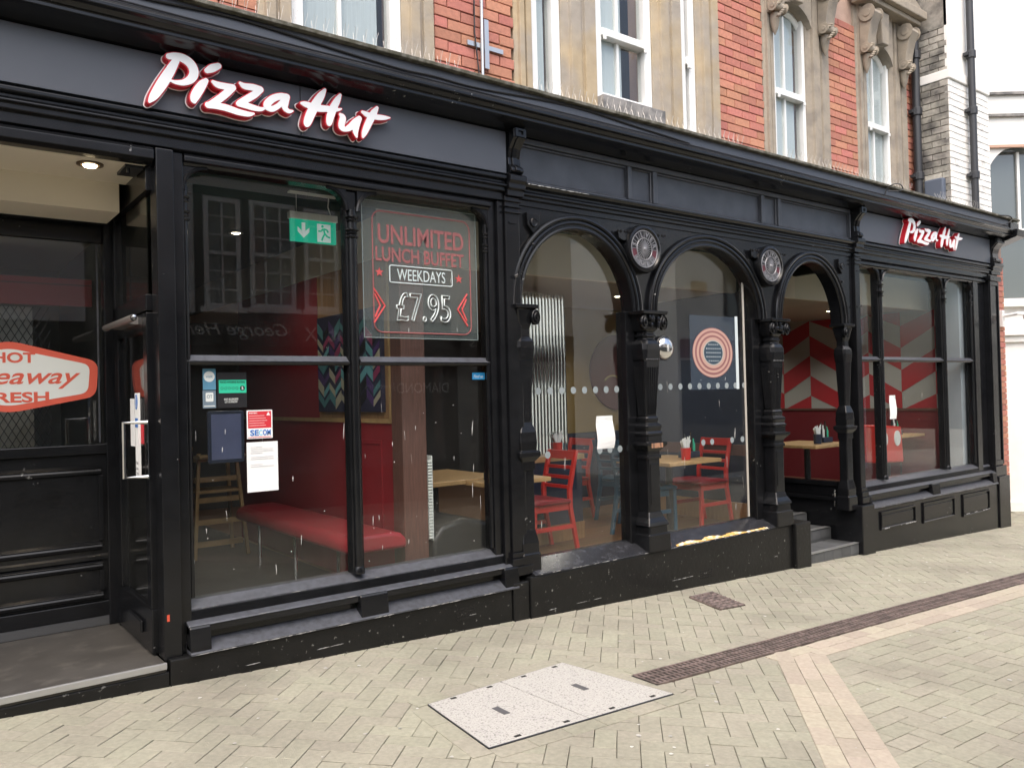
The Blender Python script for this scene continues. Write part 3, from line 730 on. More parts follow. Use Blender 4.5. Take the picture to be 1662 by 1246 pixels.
# worn paint along the exposed edges
WEAR = mat('bare worn paint edge', (.42, .42, .41), .8, base2=(.2, .2, .2), mix2=(.4, .6), m2scale=40)
def wear(x0, x1, y, z, h=.006, dens=.6):
    m_ = MB(); x = x0
    while x < x1:
        L = rp.uniform(.015, .11)
        if rp.random() < dens: m_.prism([(x, z-h*rp.uniform(.2, .6)), (x+L*.5, z-h*rp.uniform(.3, 1)), (x+L, z-h*.2), (x+L*.9, z+h*rp.uniform(.1, .5)), (x+L*.3, z+h*rp.uniform(.1, .6))], y-.0012, y+.002, 'y')
        x += L
    tag(m_.build('worn_paint', WEAR, sf), kind='stuff')
wear(1.24, 3.40, -.0705, .268, .005, .55); wear(8.1, 11.0, -.0705, .318, .004, .4); wear(3.56, 6.60, -.0855, .332, .004, .45); wear(1.3, 3.25, .0245, .486, .002, .3); wear(1.25, 3.3, -.0345, .412, .002, .35)
wear(3.6, 6.6, -.0805, .07, .004, .12); wear(1.2, 3.3, -.0505, .15, .005, .12); wear(8.3, 8.95, -.0705, .085, .008, .5); wear(10.2, 10.85, -.0705, .03, .006, .5); wear(3.58, 4.1, -.0605, 3.09, .006, .9)
# ---- arcade: spandrel wall, archivolts, panes
ARCH = [(4.10, .57, 2.23, .60), (5.625, .69, 2.235, .605), (7.19, .53, 2.24, .595)]
SY0, SY1 = .015, .13; ZT = 2.945
def arch_edge(c, a, zs, h, n=28): return [(c+a*math.cos(t), zs+h*math.sin(t)) for t in np.linspace(PI, 0, n+1)]
sp = MB(); lo = 3.535
for (c, a, zs, h) in ARCH:
    e = arch_edge(c, a, zs, h)
    for i in range(len(e)-1): sp.prism([e[i], e[i+1], (e[i+1][0], ZT), (e[i][0], ZT)], SY0, SY1, 'y')
for (xa, xb) in ((3.526, 3.532), (4.668, 4.937), (6.313, 6.662), (7.718, 7.945)): sp.box(xa, xb, SY0, SY1, 2.235, ZT)
sp.build('spandrel_wall', BLACK, sf)
for k, (c, a, zs, h) in enumerate(ARCH):
    def ring(off): return [(c+(a+off)*math.cos(t), zs+(h+off)*math.sin(t)) for t in np.linspace(PI, 0, 33)]
    o1, o2 = ring(.0), ring(.085)
    ab = MB()
    for i in range(32): ab.prism([o1[i], o1[i+1], o2[i+1], o2[i]], -.005, SY0+.002, 'y')
    av = ab.build('archivolt', BLACK, sf)
    MB().tube([(x, -.008, z) for x, z in ring(.08)], .017, 8).tube([(x, -.010, z) for x, z in ring(.045)], .012, 6).tube([(x, .0, z) for x, z in ring(.004)], .016, 8).build('arch_bead', BLACK, av, smooth=True)
    if k < 2:
        zb = .408
        e = arch_edge(c, a-.005, zs, h-.005)
        MB().prism([(c-a+.01, zb), (c+a-.01, zb)]+e[::-1], .10, .106, 'y').build('arch_pane', GLASS, sf)
        B('inner_jamb', c-a-.06, c-a+.012, .05, .16, .38, 2.24); B('inner_jamb', c+a-.04, c+a+.06, .05, .16, .38, 2.24)
# pale timber strip beside the second column of glass
bx('pale_strip', mat('pale bare frame', (.50, .47, .42), .6), sf, 6.195, 6.212, .085, .098, .43, 2.6, bevel=.002)

# ---- columns
KX, KY = .72, .62
def sq(mb, cx, cy):                               # columns are wider than deep
    mb.v = [(cx+(x-cx)*KX, cy+(y-cy)*KY, z) for x, y, z in mb.v]; return mb
def column(cx, cy=.0):
    z0 = .335
    P = lambda mb, name, parent, m=BLACK, bev=.003: sq(mb, cx, cy).build(name, m, parent, bev)
    c = P(MB().loft((cx, cy), [(.64, .098, .014), (1.06, .098, .014)]), 'column', sf)
    P(MB().loft((cx, cy), [(1.40, .082, .018), (1.80, .118, .018), (1.845, .12, .018)]), 'fluted_shaft', c)
    for s in (-1, 1):
        for q in range(5):
            u = -.06+.03*q
            fl = MB().tube([(cx+u*.85, cy-.083, 1.41), (cx+u*1.25, cy-.1185, 1.79)], .009, 6) if s < 0 else MB().tube([(cx-.083, cy+u*.85, 1.41), (cx-.1185, cy+u*1.25, 1.79)], .009, 6)
            P(fl, 'flute', c, bev=0)
    P(MB().box(cx-.065, cx+.065, cy-.106, cy-.097, .70, 1.02), 'sunk_panel', c)
    P(MB().loft((cx, cy), [(z0, .175, .01), (z0+.13, .172, .01), (z0+.135, .15, .012), (z0+.19, .145, .012), (z0+.20, .165, .01), (z0+.225, .15, .01), (z0+.26, .12, .012), (z0+.305, .1, .014)]), 'column_base', c)
    P(MB().loft((cx, cy), [(1.06, .112, .01), (1.085, .112, .01), (1.09, .10, .01), (1.12, .10, .01), (1.16, .15, .008), (1.17, .165, .008), (1.19, .165, .008), (1.195, .125, .02), (1.245, .125, .02), (1.25, .135, .02), (1.265, .135, .02), (1.28, .115, .02), (1.31, .128, .02), (1.325, .128, .02), (1.345, .095, .02), (1.37, .1, .02), (1.385, .1, .02), (1.40, .082, .02)]), 'pedestal_cap', c, bev=.002)
    P(MB().loft((cx, cy), [(1.845, .122, .02), (1.85, .132, .03), (1.93, .142, .04), (1.975, .138, .045), (2.005, .115, .045), (2.015, .085, .03), (2.03, .085, .03), (2.035, .1, .03), (2.05, .1, .03), (2.055, .085, .03), (2.075, .085, .03)]), 'drum', c, bev=.006)
    for q in range(7): P(MB().lathe((cx-.1+.033*q, cy-.128, 1.852), [(.003, -.009), (.011, 0), (.003, .009)], 6), 'bead', c, LEDGE, 0)
    cp = P(MB().loft((cx, cy), [(2.075, .09, .03), (2.085, .105, .03), (2.10, .115, .02), (2.15, .13, .02), (2.205, .15, .01), (2.21, .195, .008), (2.235, .2, .008)]), 'capital', c)
    for sx in (-1, 1):
        for (r, d) in ((.06, .0), (.038, .02), (.018, .035)): P(MB().lathe((cx+sx*.15, cy-.17-d, 2.145), [(r, 0), (r*.9, -.008), (r*.9, .04), (r, .04)], 16, 'y'), 'volute', c, bev=0)
    rc = random.Random(int(cx*100))
    for q in range(12): P(MB().lathe((cx+rc.uniform(-.08, .08), cy-.16, rc.uniform(2.11, 2.20)), [(.004, -.02), (.020, -.012), (.024, .0), (.012, .03)], 7, 'y'), 'leaf_carving', c, bev=0)
    return c
column(4.80); column(6.485)
B('pier_behind_column', 4.735, 4.865, .062, .2, .38, 2.235); B('pier_behind_column', 6.39, 6.58, .062, .2, .38, 2.235)
# half columns against the pilasters
def half_column(cx, sx):
    P = lambda mb, name, parent, bev=.003: sq(mb, cx, .03).build(name, BLACK, parent, bev)
    h = P(MB().loft((cx, .03), [(.64, .075, .012), (1.06, .075, .012)]), 'half_column', sf)
    P(MB().loft((cx, .03), [(1.40, .065, .015), (1.845, .09, .015)]), 'half_shaft', h)
    P(MB().loft((cx, .03), [(.335, .115, .01), (.47, .112, .01), (.48, .1, .01), (.55, .1, .01), (.64, .075, .01)]), 'half_base', h)
    P(MB().loft((cx, .03), [(1.06, .085, .01), (1.12, .085, .01), (1.16, .13, .01), (1.19, .13, .01), (1.2, .1, .01), (1.26, .105, .01), (1.3, .1, .01), (1.33, .1, .01), (1.40, .065, .01)]), 'half_pedestal_cap', h)
    P(MB().loft((cx, .03), [(1.845, .095, .02), (1.93, .11, .03), (1.975, .108, .035), (2.01, .07, .02), (2.06, .07, .02), (2.1, .085, .02), (2.2, .11, .01), (2.21, .14, .008), (2.235, .142, .008)]), 'half_capital', h)
    for (r, d) in ((.055, 0), (.035, .02), (.016, .03)): P(MB().lathe((cx+sx*.1, -.11-d, 2.145), [(r, 0), (r*.9, -.006), (r*.9, .04), (r, .04)], 14, 'y'), 'volute', h, 0)
half_column(3.555, 1); half_column(7.76, -1)
# bare copper showing through the pedestal cap
MB().box(4.73, 4.86, -.1055, -.1035, 1.15, 1.188).build('bare_copper', mat('bare copper', (.42, .22, .13), .4, base2=(.12, .07, .05), mix2=(.45, .6), m2scale=9, stretch=(6, 6, 1)), sf)
wr = MB().tube([(4.80, -.155, 1.20), (4.83, -.16, 1.16), (4.985, -.14, 1.10)], .004, 6)
# ---- roundels, crowns and shield
def roundel(cx, cz, top, bot, r=.155):
    o = MB().lathe((cx, 0, cz), [(r+.035, .012), (r+.04, -.02), (r+.03, -.05), (r+.012, -.055), (r+.0, -.04), (r*.98, -.036)], 40, 'y').build('roundel', BLACK, sf, smooth=True)
    SILV = mat('silvered roundel relief', (.25, .25, .265), .35, metal=.3)
    f = MB().tube([(cx+r*.95*math.cos(a), -.042, cz+r*.95*math.sin(a)) for a in np.linspace(0, 2*PI, 33)[:-1]], .005, 6, True)
    f.tube([(cx+r*.56*math.cos(a), -.042, cz+r*.56*math.sin(a)) for a in np.linspace(0, 2*PI, 25)[:-1]], .005, 6, True)
    for k in range(24):
        a = 2*PI*k/24; f.tube([(cx+.02*math.cos(a), -.046, cz+.02*math.sin(a)), (cx+r*.54*math.cos(a), -.04, cz+r*.54*math.sin(a))], .0028, 4)
    f.lathe((cx, -.042, cz), [(.02, 0), (.012, -.012), (.002, -.016)], 12, 'y')
    for k in range(12):
        a = PI*k/6; f.tube([(cx+r*.57*math.cos(a), -.042, cz+r*.57*math.sin(a)), (cx+r*.94*math.cos(a), -.042, cz+r*.94*math.sin(a))], .0025, 4)
    f.build('wheel_relief', SILV, o)
    dl = mat('maroon enamel', (.10, .02, .03), .4); sil = mat('silver grey enamel', (.15, .155, .17), .4)
    for (a0, a1, m_) in ((-PI/6, 0, dl), (PI, PI*7/6, dl), (PI*7/6, PI*11/6, sil), (0, PI, BLACKS)):
        sg = MB(); st = np.linspace(a0, a1, max(3, int((a1-a0)/.12)))
        for i in range(len(st)-1): sg.prism([(cx+q*math.cos(t), cz+q*math.sin(t)) for q, t in ((r*.58, st[i]), (r*.58, st[i+1]), (r*.93, st[i+1]), (r*.93, st[i]))], -.039, -.037, 'y')
        sg.build('enamel_segment', m_, o)
    for word, flip in ((top, 1), (bot, -1)):
        n = len(word)
        for i, ch in enumerate(word):
            a = PI/2+(n/2-.5-i)*PI/6 if flip > 0 else -PI/2-(n/2-.5-i)*PI/6
            text('roundel_letter', ch, cx+r*.755*math.cos(a), -.0425, cz+r*.755*math.sin(a), None, .04, SILV, o, .003, .01, rot=(a-PI/2) if flip > 0 else (a+PI/2))
    return o
roundel(4.775, 2.735, 'SILVER', 'GOLD'); roundel(6.46, 2.73, 'SILVER', 'GOLD', .15)
def crown(cx, cz, s=.055):
    b = MB().prism([(cx-s*.8, cz-s*.6), (cx+s*.8, cz-s*.6), (cx+s, cz+s*.5), (cx+s*.5, cz+s*.2), (cx, cz+s*.6), (cx-s*.5, cz+s*.2), (cx-s, cz+s*.5)], -.02, .016, 'y')
    for u in (-1, -.4, .4, 1): b.lathe((cx+u*s, -.018, cz+s*.55), [(.002, -.012), (.012, 0), (.002, .012)], 8)
    b.lathe((cx, -.008, cz-s*.5), [(s*.7, -.02), (s*.75, .02)], 16, 'y', 1, .35)
    b.build('crown_boss', BLACK, sf, .003)
for c in ((4.56, 2.83), (4.99, 2.84), (6.25, 2.83), (6.67, 2.83)): crown(*c)
def shield(cx, cz):
    s = MB().prism([(cx-.06, cz+.07), (cx+.06, cz+.07), (cx+.055, cz-.02), (cx, cz-.08), (cx-.055, cz-.02)], -.015, .016, 'y')
    s.lathe((cx, -.016, cz), [(.035, 0), (.03, -.012), (.02, -.008)], 14, 'y'); s.lathe((cx-.01, -.012, cz-.16), [(.012, .02), (.014, -.012), (.003, -.016)], 10, 'y')
    s.build('shield_boss', BLACK, sf, .004)
shield(3.66, 2.83); shield(7.72, 2.83)
ey = MB().tube([(3.47, -.03, 2.42), (3.49, -.045, 2.43), (3.475, -.05, 2.44), (3.455, -.045, 2.43), (3.47, -.03, 2.415)], .005, 5).build('eye_hook', PIPE, sf)
MB().tube([(8.0, -.03, 2.42), (8.02, -.045, 2.43), (8.005, -.05, 2.44), (7.985, -.045, 2.43), (8.0, -.03, 2.415)], .005, 5).build('eye_hook', PIPE, sf)

# ---- recessed entrance under the third arch
RX = 7.86
B('return_rail', RX, RX+.07, .16, 1.5, .55, .60); B('return_panel', RX+.01, RX+.06, .16, 1.5, -.2, .40); B('return_sill', RX-.03, RX+.08, .16, 1.5, .40, .44)
B('return_panel', RX+.02, RX+.06, .16, 1.5, .441, .549); B('return_post', RX, RX+.07, 1.43, 1.5, .6, 2.9); B('return_head', RX, RX+.07, .16, 1.5, 2.82, 2.94)
MB().box(RX+.03, RX+.036, .16, 1.43, .60, 2.82).build('return_pane', GLASS, sf)
bl = MB().tube([(RX-.012, .22, .34), (RX-.012, .22, .52)], .008, 8).lathe((RX-.012, .22, .52), [(.02, -.006), (.02, .006)], 10).lathe((RX-.012, .22, .49), [(.015, -.006), (.015, .006)], 10)
bl.build('drop_bolt', CHROME, sf)
# left side wall of the recess and its door, back wall
B('recess_side', 6.862, 6.91, .2, 1.5, -.2, 2.95); B('recess_head', 6.911, 7.86, .16, 1.5, 2.942, 3.0)
rd = B('entrance_door', 6.911, 7.86, 1.5, 1.56, .24, 2.94)
MB().box(7.05, 7.7, 1.49, 1.499, 1.1, 2.7).build('door_glass', SKYGLASS, rd); MB().tube([(7.60, 1.44, 1.0), (7.60, 1.44, 1.5)], .015, 8).build('door_handle', CHROME, rd)
stp = thing('entrance_steps', 'three slate tiled steps with pale nosings under the right hand arch', 'steps', (7.3, .3, -.1))
sz = [(.0, -.005), (.28, .12), (.56, .24)]
for i, (y, z) in enumerate(sz):
    zb = GZ(7.3)-.12
    s = MB().box(6.862, 7.818 if i == 0 else 7.855, y-.045 if i == 0 else y, 1.5, zb, z-.006).build('step', STEPT, stp)
    for k in range(6):
        x0 = 6.865+k*.159; MB().box(x0+.002, x0+.157, (y-.0475 if i == 0 else y-.0025), y+.26, z-.0058, z).build('step_tile', STEPT, s, .001)
        MB().box(x0+.002, x0+.157, (y-.048 if i == 0 else y-.003), (y-.0455 if i == 0 else y-.0005), z-.10, z-.012).build('riser_tile', STEPT, s)
    MB().box(6.865, 7.816, (y-.054 if i == 0 else y-.009), (y+.0 if i == 0 else y+.045), z+.0003, z+.006).build('nosing', ALU, s)

# ---- left entrance lobby
lobby = tag(MB().box(-2.5, 1.10, -.04, 1.0, .2055, .25).build('lobby_floor', TILE), kind='structure')
bx('step_nosing', ALU, sf, -2.5, 1.103, -.058, -.041, .222, .256, bevel=.003)
B('lobby_back_rail', -2.5, 1.04, .98, 1.06, .31, .40); B('lobby_skirting', -2.5, 1.08, .985, 1.05, .25, .31, m=mat('grey skirting tile', (.07, .072, .075), .5))
B('lobby_back_panel', -2.5, 1.04, 1.0, 1.06, .4005, 1.30); B('lobby_back_rail', -2.5, 1.05, .975, 1.06, 1.30, 1.36)
for (z0, z1) in ((.44, .62), (.74, 1.20)):
    f = MB()
    for (a, b, c, d) in ((-.9, 1.0, z0, z0), (-.9, 1.0, z1, z1)): f.extr_x([(.999, c-.03), (.985, c-.022), (.978, c-.005), (.985, c+.008), (.975, c+.015), (.999, c+.03)], a, b)
    f.box(.985, 1.01, .98, .999, z0+.031, z1-.031).build('raised_moulding', BLACK, sf, .002)
MB().extr_x([(.999, .65), (.985, .655), (.985, .675), (.999, .69)], -2.5, 1.03).build('dado_moulding', BLACK, sf)
B('lobby_back_post', 1.03, 1.10, .97, 1.06, .25, 2.87); B('lobby_back_board', -2.5, 1.03, .99, 1.05, 2.60, 2.70)
B('lobby_back_mullion', -.75, -.68, .98, 1.05, 1.36, 2.6)
MB().box(-2.5, 1.03, 1.015, 1.021, 1.36, 2.60).build('lobby_pane', GLASS, sf)
MB().box(.995, 1.005, 1.008, 1.014, 1.37, 2.59).build('edge_strip', LEDGE, sf)
lc = MB().box(-2.5, 1.10, .09, .55, 2.87, 2.93).box(-2.5, 1.04, .55, .9, 2.705, 2.93)
tag(lc.build('lobby_ceiling', CREAM), kind='structure')
B('lobby_back_board', -2.5, 1.04, .9005, 1.05, 2.70, 2.93)
# side door in the lobby
dx = 1.075
B('side_frame_rail', dx, dx+.05, .09, .97, 2.74, 2.93); B('side_frame_rail', dx, dx+.05, .13, .94, 2.10, 2.19)
B('side_frame_post', dx, dx+.05, .90, .969, .25, 2.74)
MB().box(dx+.02, dx+.026, .17, .90, 2.19, 2.74).build('overlight_pane', GLASS, sf)
door = B('glazed_door', dx, dx+.045, .122, .899, .26, .50)
MB().box(dx-.001, dx+.044, .122, .20, .501, 2.09).box(dx-.001, dx+.044, .83, .899, .501, 2.09).box(dx-.001, dx+.044, .2005, .8295, 1.99, 2.09).build('door_stile', BLACK, door, .004)
MB().box(dx-.018, dx, .30, .60, .34, .41).build('door_panel', BLACK, door, .008)
MB().box(dx+.018, dx+.024, .20, .83, .50, 1.99).build('door_pane', GLASS, door)
hd = MB().tube([(dx, .13, 1.21), (dx-.12, .13, 1.21), (dx-.12, .13, 1.50), (dx, .13, 1.50)], .012, 8)
hd.box(dx-.006, dx-.0012, .115, .15, 1.195, 1.515).build('door_handle', CHROME, door)
MB().box(dx-.012, dx-.001, .29, .365, 1.19, 1.66).build('push_plate', PAPER, door)
st = MB().disc((0, 0), .02, 0, .001, 20, .045)
bp = MB().lathe((dx-.0125, .3275, 1.61), [(.028, 0), (.028, -.0015)], 20, 'x', 1, 1.5).build('push_plate_print', SECB, door); MB().box(dx-.0145, dx-.0125, .30, .355, 1.47, 1.52).build('push_plate_print', SECB, door)
MB().box(dx-.0155, dx-.0145, .324, .331, 1.58, 1.64).build('push_plate_mark', PAPER, door)
for k, t_ in enumerate(('Push', 'button', 'to open')): text('push_plate_text', t_, dx-.0135, .3275, 1.275-.03*k, .05, .018, INK, door, .0005, face='-x')
MB().box(dx-.003, dx-.001, .42, .52, 1.36, 1.63).build('door_notice', PAPER, door)
MB().box(dx-.003, dx-.001, .215, .28, 1.38, 1.50).build('red_notice', SECR, door)
cl = MB().tube([(dx-.06, .14, 2.06), (dx-.06, .86, 2.06)], .019, 12).box(dx-.05, dx, .3, .7, 2.04, 2.08).build('door_closer', mat('brown grey closer', (.42, .40, .38), .3, metal=.7), door)
MB().lathe((dx-.06, .138, 2.06), [(.018, 0), (.014, -.012), (.004, -.014)], 12, 'y').build('closer_cap', CHROME, door)
# ================================================================ sign lettering traced as brush strokes, metres from the sign's own origin
def c1(p): return (225+p[0]/7.786, 80+p[1]/7.786, p[2]/7.786)
def c2(p): return (425+p[0]/7.73, 120+p[1]/7.73, p[2]/7.73)
STROKES = {
 'P': (c1, [[(470,150,45),(400,270,60),(300,430,68),(200,580,54),(140,660,20)], [(385,92,40),(470,90,48),(570,120,58),(660,190,62),(700,285,60),(670,370,54),(580,420,40),(480,420,28),(410,400,15)]]),
 'i': (c1, [[(865,272,34),(930,242,50),(1010,212,38)], [(855,395,30),(800,455,56),(735,555,62),(700,630,48),(706,668,22)]]),
 'z': (c1, [[(940,412,22),(1000,450,42),(1100,472,44),(1185,485,44)], [(1190,485,44),(1120,550,48),(1020,630,48),(900,705,42)], [(880,705,42),(980,715,44),(1110,742,46),(1250,790,42),(1380,820,34),(1455,816,14)]]),
 'z.': (c1, [[(1285,430,20),(1340,468,40),(1450,484,44),(1535,508,42)], [(1540,510,42),(1470,570,46),(1380,625,46),(1280,680,40)], [(1265,690,36),(1350,708,42),(1460,742,38),(1540,758,28),(1590,748,16)]]),
 'a': (c2, [[(325,285,30),(240,280,40),(140,312,46),(75,370,48),(70,415,44),(130,440,38),(210,400,34),(280,335,38),(305,292,42)], [(310,292,45),(292,370,46),(292,430,38),(340,470,28),(388,466,12)]]),
 'H': (c2, [[(793,200,18),(740,282,48),(670,392,58),(610,512,60),(572,610,50),(560,650,20)], [(500,370,18),(560,386,40),(700,430,46),(850,440,38),(950,450,22),(1000,440,9)], [(985,265,18),(950,330,40),(902,420,50),(862,530,52),(846,610,40),(840,640,15)]]),
 'u': (c2, [[(985,508,18),(1018,550,42),(1002,620,44),(1005,672,42),(1050,695,32),(1112,668,42),(1178,602,44),(1222,560,34)], [(1225,560,34),(1190,640,44),(1176,720,38),(1190,790,14)]]),
 't': (c2, [[(1448,425,20),(1400,502,46),(1340,620,48),(1292,730,38),(1270,795,14)], [(1265,480,20),(1320,510,36),(1420,540,36),(1520,550,32),(1608,552,9)]]),
}
Mi = M3
def on_plane(x, y, Y):                     # the measured position of a sign point on the plane Y
    d = rx*((x-831)/1310)+ux*((623-y)/1310)+fwd
    t = (Y-CAM.y)/d.y; return CAM.x+d.x*t, CAM.z+d.z*t
def catmull(P, n=10):
    P = np.array(P, float); Q = np.vstack([2*P[0]-P[1], P, 2*P[-1]-P[-2]]); out = []
    for i in range(1, len(Q)-2):
        for t in np.linspace(0, 1, n, endpoint=False):
            a, b, c, d = Q[i-1], Q[i], Q[i+1], Q[i+2]
            out.append(.5*((2*b)+(-a+c)*t+(2*a-5*b+4*c-d)*t*t+(-a+3*b-3*c+d)*t**3))
    out.append(P[-1]); return np.array(out)
def contours(S, xs, zs):                   # marching squares on S<0
    segs = {}
    ny, nx = S.shape
    def ip(i0, j0, i1, j1):
        a, b = S[i0, j0], S[i1, j1]; t = a/(a-b); return (xs[j0]+(xs[j1]-xs[j0])*t, zs[i0]+(zs[i1]-zs[i0])*t)
    pts = {}
    ins = S < 0
    for i, j in zip(*np.where(~((ins[:-1, :-1] == ins[1:, :-1]) & (ins[:-1, :-1] == ins[:-1, 1:]) & (ins[:-1, :-1] == ins[1:, 1:])))):
        E = {'b': ((i, j), (i, j+1)), 'r': ((i, j+1), (i+1, j+1)), 't': ((i+1, j), (i+1, j+1)), 'l': ((i, j), (i+1, j))}
        c = (ins[i, j], ins[i, j+1], ins[i+1, j+1], ins[i+1, j]); k = c[0]+2*c[1]+4*c[2]+8*c[3]
        T = {1: 'lb', 2: 'br', 3: 'lr', 4: 'rt', 5: 'lbrt', 6: 'bt', 7: 'lt', 8: 'tl', 9: 'tb', 10: 'brtl', 11: 'tr', 12: 'rl', 13: 'rb', 14: 'bl'}[k]
        for q in range(0, len(T), 2):
            a, b = E[T[q]], E[T[q+1]]
            for e in (a, b): pts[e] = ip(*e[0], *e[1])
            segs.setdefault(a, []).append(b); segs.setdefault(b, []).append(a)
    loops = []; seen = set()
    for s in segs:
        if s in seen: continue
        loop = [s]; seen.add(s); cur = s
        while True:
            nx_ = [q for q in segs[cur] if q not in seen]
            if not nx_: break
            cur = nx_[0]; seen.add(cur); loop.append(cur)
        if len(loop) > 6: loops.append([pts[q] for q in loop])
    return loops
def fill_mesh(loops, y_front, y_back, ox, oz):
    cu = bpy.data.curves.new('l', 'CURVE'); cu.dimensions = '2D'; cu.fill_mode = 'BOTH'; cu.extrude = abs(y_back-y_front)/2
    for lp in loops:
        lp = lp[::2] if len(lp) > 40 else lp
        s = cu.splines.new('POLY'); s.points.add(len(lp)-1); s.use_cyclic_u = True
        for p, q in zip(s.points, lp): p.co = (q[0]-ox, q[1]-oz, 0, 1)
    o = bpy.data.objects.new('l', cu); COL.objects.link(o); dg = bpy.context.evaluated_depsgraph_get(); dg.update()
    me = bpy.data.meshes.new_from_object(o.evaluated_get(dg), depsgraph=dg); bpy.data.objects.remove(o); bpy.data.curves.remove(cu)
    me.transform(Matrix.Translation((0, (y_front+y_back)/2, 0)) @ Matrix.Rotation(PI/2, 4, 'X')); me.materials.clear()
    for p in me.polygons: p.use_smooth = False
    return me
FY = -.105                                    # plane of the letter faces
SX0, SZ0 = on_plane(243, 160, FY)
LET = {}
for key, (cv, strokes) in STROKES.items():
    samp = []
    for st_ in strokes:
        P = []
        for p in st_:
            x, y, r = cv(p); X, Z = on_plane(x, y, FY); X2, Z2 = on_plane(x, y-r, FY); P.append((X, Z, abs(Z2-Z)*.93))
        samp.append(catmull(P))
    A = np.vstack(samp)
    x0, x1, z0, z1 = A[:, 0].min()-.07, A[:, 0].max()+.07, A[:, 1].min()-.07, A[:, 1].max()+.07
    xs = np.arange(x0, x1, .003); zs = np.arange(z0, z1, .003); gx, gz = np.meshgrid(xs, zs)
    S = np.full(gx.shape, 9.)
    for X, Z, r in A: S = np.minimum(S, np.hypot(gx-X, gz-Z)-max(r, .002))
    S = np.where(S == 0, 1e-6, S)
    LET[key] = (contours(S, xs, zs), contours(S-.006, xs, zs), contours(S-.011, xs, zs))
ys = -.03
def pizza_sign(label, X0, Z0, proto=None):
    t = thing('letter_sign', label, 'sign', (X0, ys, Z0), 'raised letter signs on the fascia')
    for key, (face, side, back) in LET.items():
        if proto is None:
            ms = [fill_mesh(face, FY, FY+.006, SX0, SZ0), fill_mesh(side, FY+.0065, FY+.058, SX0, SZ0), fill_mesh(back, FY+.0585, FY+.064, SX0, SZ0)]
            LET[key] = ms
        else: ms = [face, side, back]
        a = link('letter', ms[0], SIGNW); b = link('letter_side', ms[1], SIGNR); c = link('letter_backing', ms[2], SIGNW)
        for o in (a, b, c): o.location = (X0, 0, Z0)
        a.parent = t; a.matrix_parent_inverse = Matrix.Translation((-X0, -ys, -Z0))
        for o in (b, c): o.parent = a; o.location = (0, 0, 0)
        for k in range(1): 
            bb = MB()
    return t
s1 = pizza_sign('large white brush script Pizza Hut letters with red sides above the left window', SX0, SZ0)
s2 = pizza_sign('white and red brush script Pizza Hut letters on the far right fascia', 8.86, SZ0+.012, 1)
studs = MB()
for (X0) in (SX0, 8.86):
    for k in range(9): studs.lathe((X0+.12+k*.145, -.031, SZ0+.1), [(.008, 0), (.008, -.02)], 8, 'y')
# ================================================================ posters and stickers on the glass (outside face y=.10)
GY = .0985
def sticker(name, label, cat, m, x0, x1, z0, z1, y=GY, t=.0012, group=None):
    o = thing(name, label, cat, ((x0+x1)/2, y, z0), group); MB().box(x0, x1, y-t, y, z0, z1).build('sheet', m, o); return o
# lunch poster behind/in the glass
po = thing('lunch_poster', 'see-through lunch buffet price poster with red and white lettering in the left window', 'poster', (2.8, .12, 1.98))
py = .112
MB().box(2.36, 3.235, py, py+.003, 1.985, 2.862).build('film', POSTERF, po)
def rrect(x0, x1, z0, z1, r, n=5):
    out = []
    for (cx, cz, a0) in ((x1-r, z1-r, 0), (x0+r, z1-r, PI/2), (x0+r, z0+r, PI), (x1-r, z0+r, 3*PI/2)):
        out += [(cx+r*math.cos(a0+PI/2*k/n), cz+r*math.sin(a0+PI/2*k/n)) for k in range(n+1)]
    return out
edge = MB()
for (a, b) in (((2.36, 1.985), (3.235, 1.985)), ((3.235, 1.985), (3.235, 2.862)), ((3.235, 2.862), (2.36, 2.862)), ((2.36, 2.862), (2.36, 1.985))): edge.tube([(a[0], py, a[1]), (b[0], py, b[1])], .003, 4)
edge.build('film_edge', mat('film cut edge', (.33, .38, .38), .5), po)
NEONF = mat('faded red print', (.40, .11, .11), .6)
MB().tube([(x, py-.003, z) for x, z in rrect(2.43, 3.18, 2.02, 2.80, .06)], .0045, 5, True).build('border', NEONF, po)
text('headline', 'UNLIMITED', 2.80, py-.003, 2.655, .66, .125, NEONF, po, bold=.02)
text('headline', 'LUNCH BUFFET', 2.79, py-.003, 2.525, .68, .095, NEONF, po, bold=.02)
MB().tube([(x, py-.003, z) for x, z in rrect(2.55, 3.03, 2.345, 2.455, .012)], .004, 5, True).build('day_box', NEONW, po)
text('day', 'WEEKDAYS', 2.79, py-.003, 2.40, .37, .075, NEONW, po)
text('price', '£7.95', 2.80, py-.004, 2.19, .42, .19, NEONW, po, outline=.011)
for (cx, cz) in ((2.475, 2.405), (3.085, 2.40)):
    MB().prism([(cx+(.032 if k % 2 == 0 else .013)*math.sin(PI*k/5), cz+(.032 if k % 2 == 0 else .013)*math.cos(PI*k/5)) for k in range(10)], py-.004, py-.002, 'y').build('star', NEONR, po)
for (cx, s) in ((2.46, 1), (3.12, -1)):
    for d in (0, .035):
        MB().tube([(cx-s*.03+s*d*.2, py-.003, 2.30-d), (cx+s*.05-s*d, py-.003, 2.19), (cx-s*.03+s*d*.2, py-.003, 2.08+d)], .007, 5).build('chevron', NEONR, po)
o = sticker('round_badge_sticker', 'blue window sticker with a pale round badge', 'sticker', BLUES, 1.356, 1.427, 1.668, 1.786)
MB().disc((1.391, 1.742), .03, GY-.002, GY-.0012).build('badge', STKW, o); text('badge_text', 'visit', 1.391, GY-.0025, 1.742, .036, .014, BLUES, o)
o = sticker('square_badge_sticker', 'grey blue sticker with a white square logo under the round badge', 'sticker', GREYS, 1.354, 1.426, 1.566, 1.664)
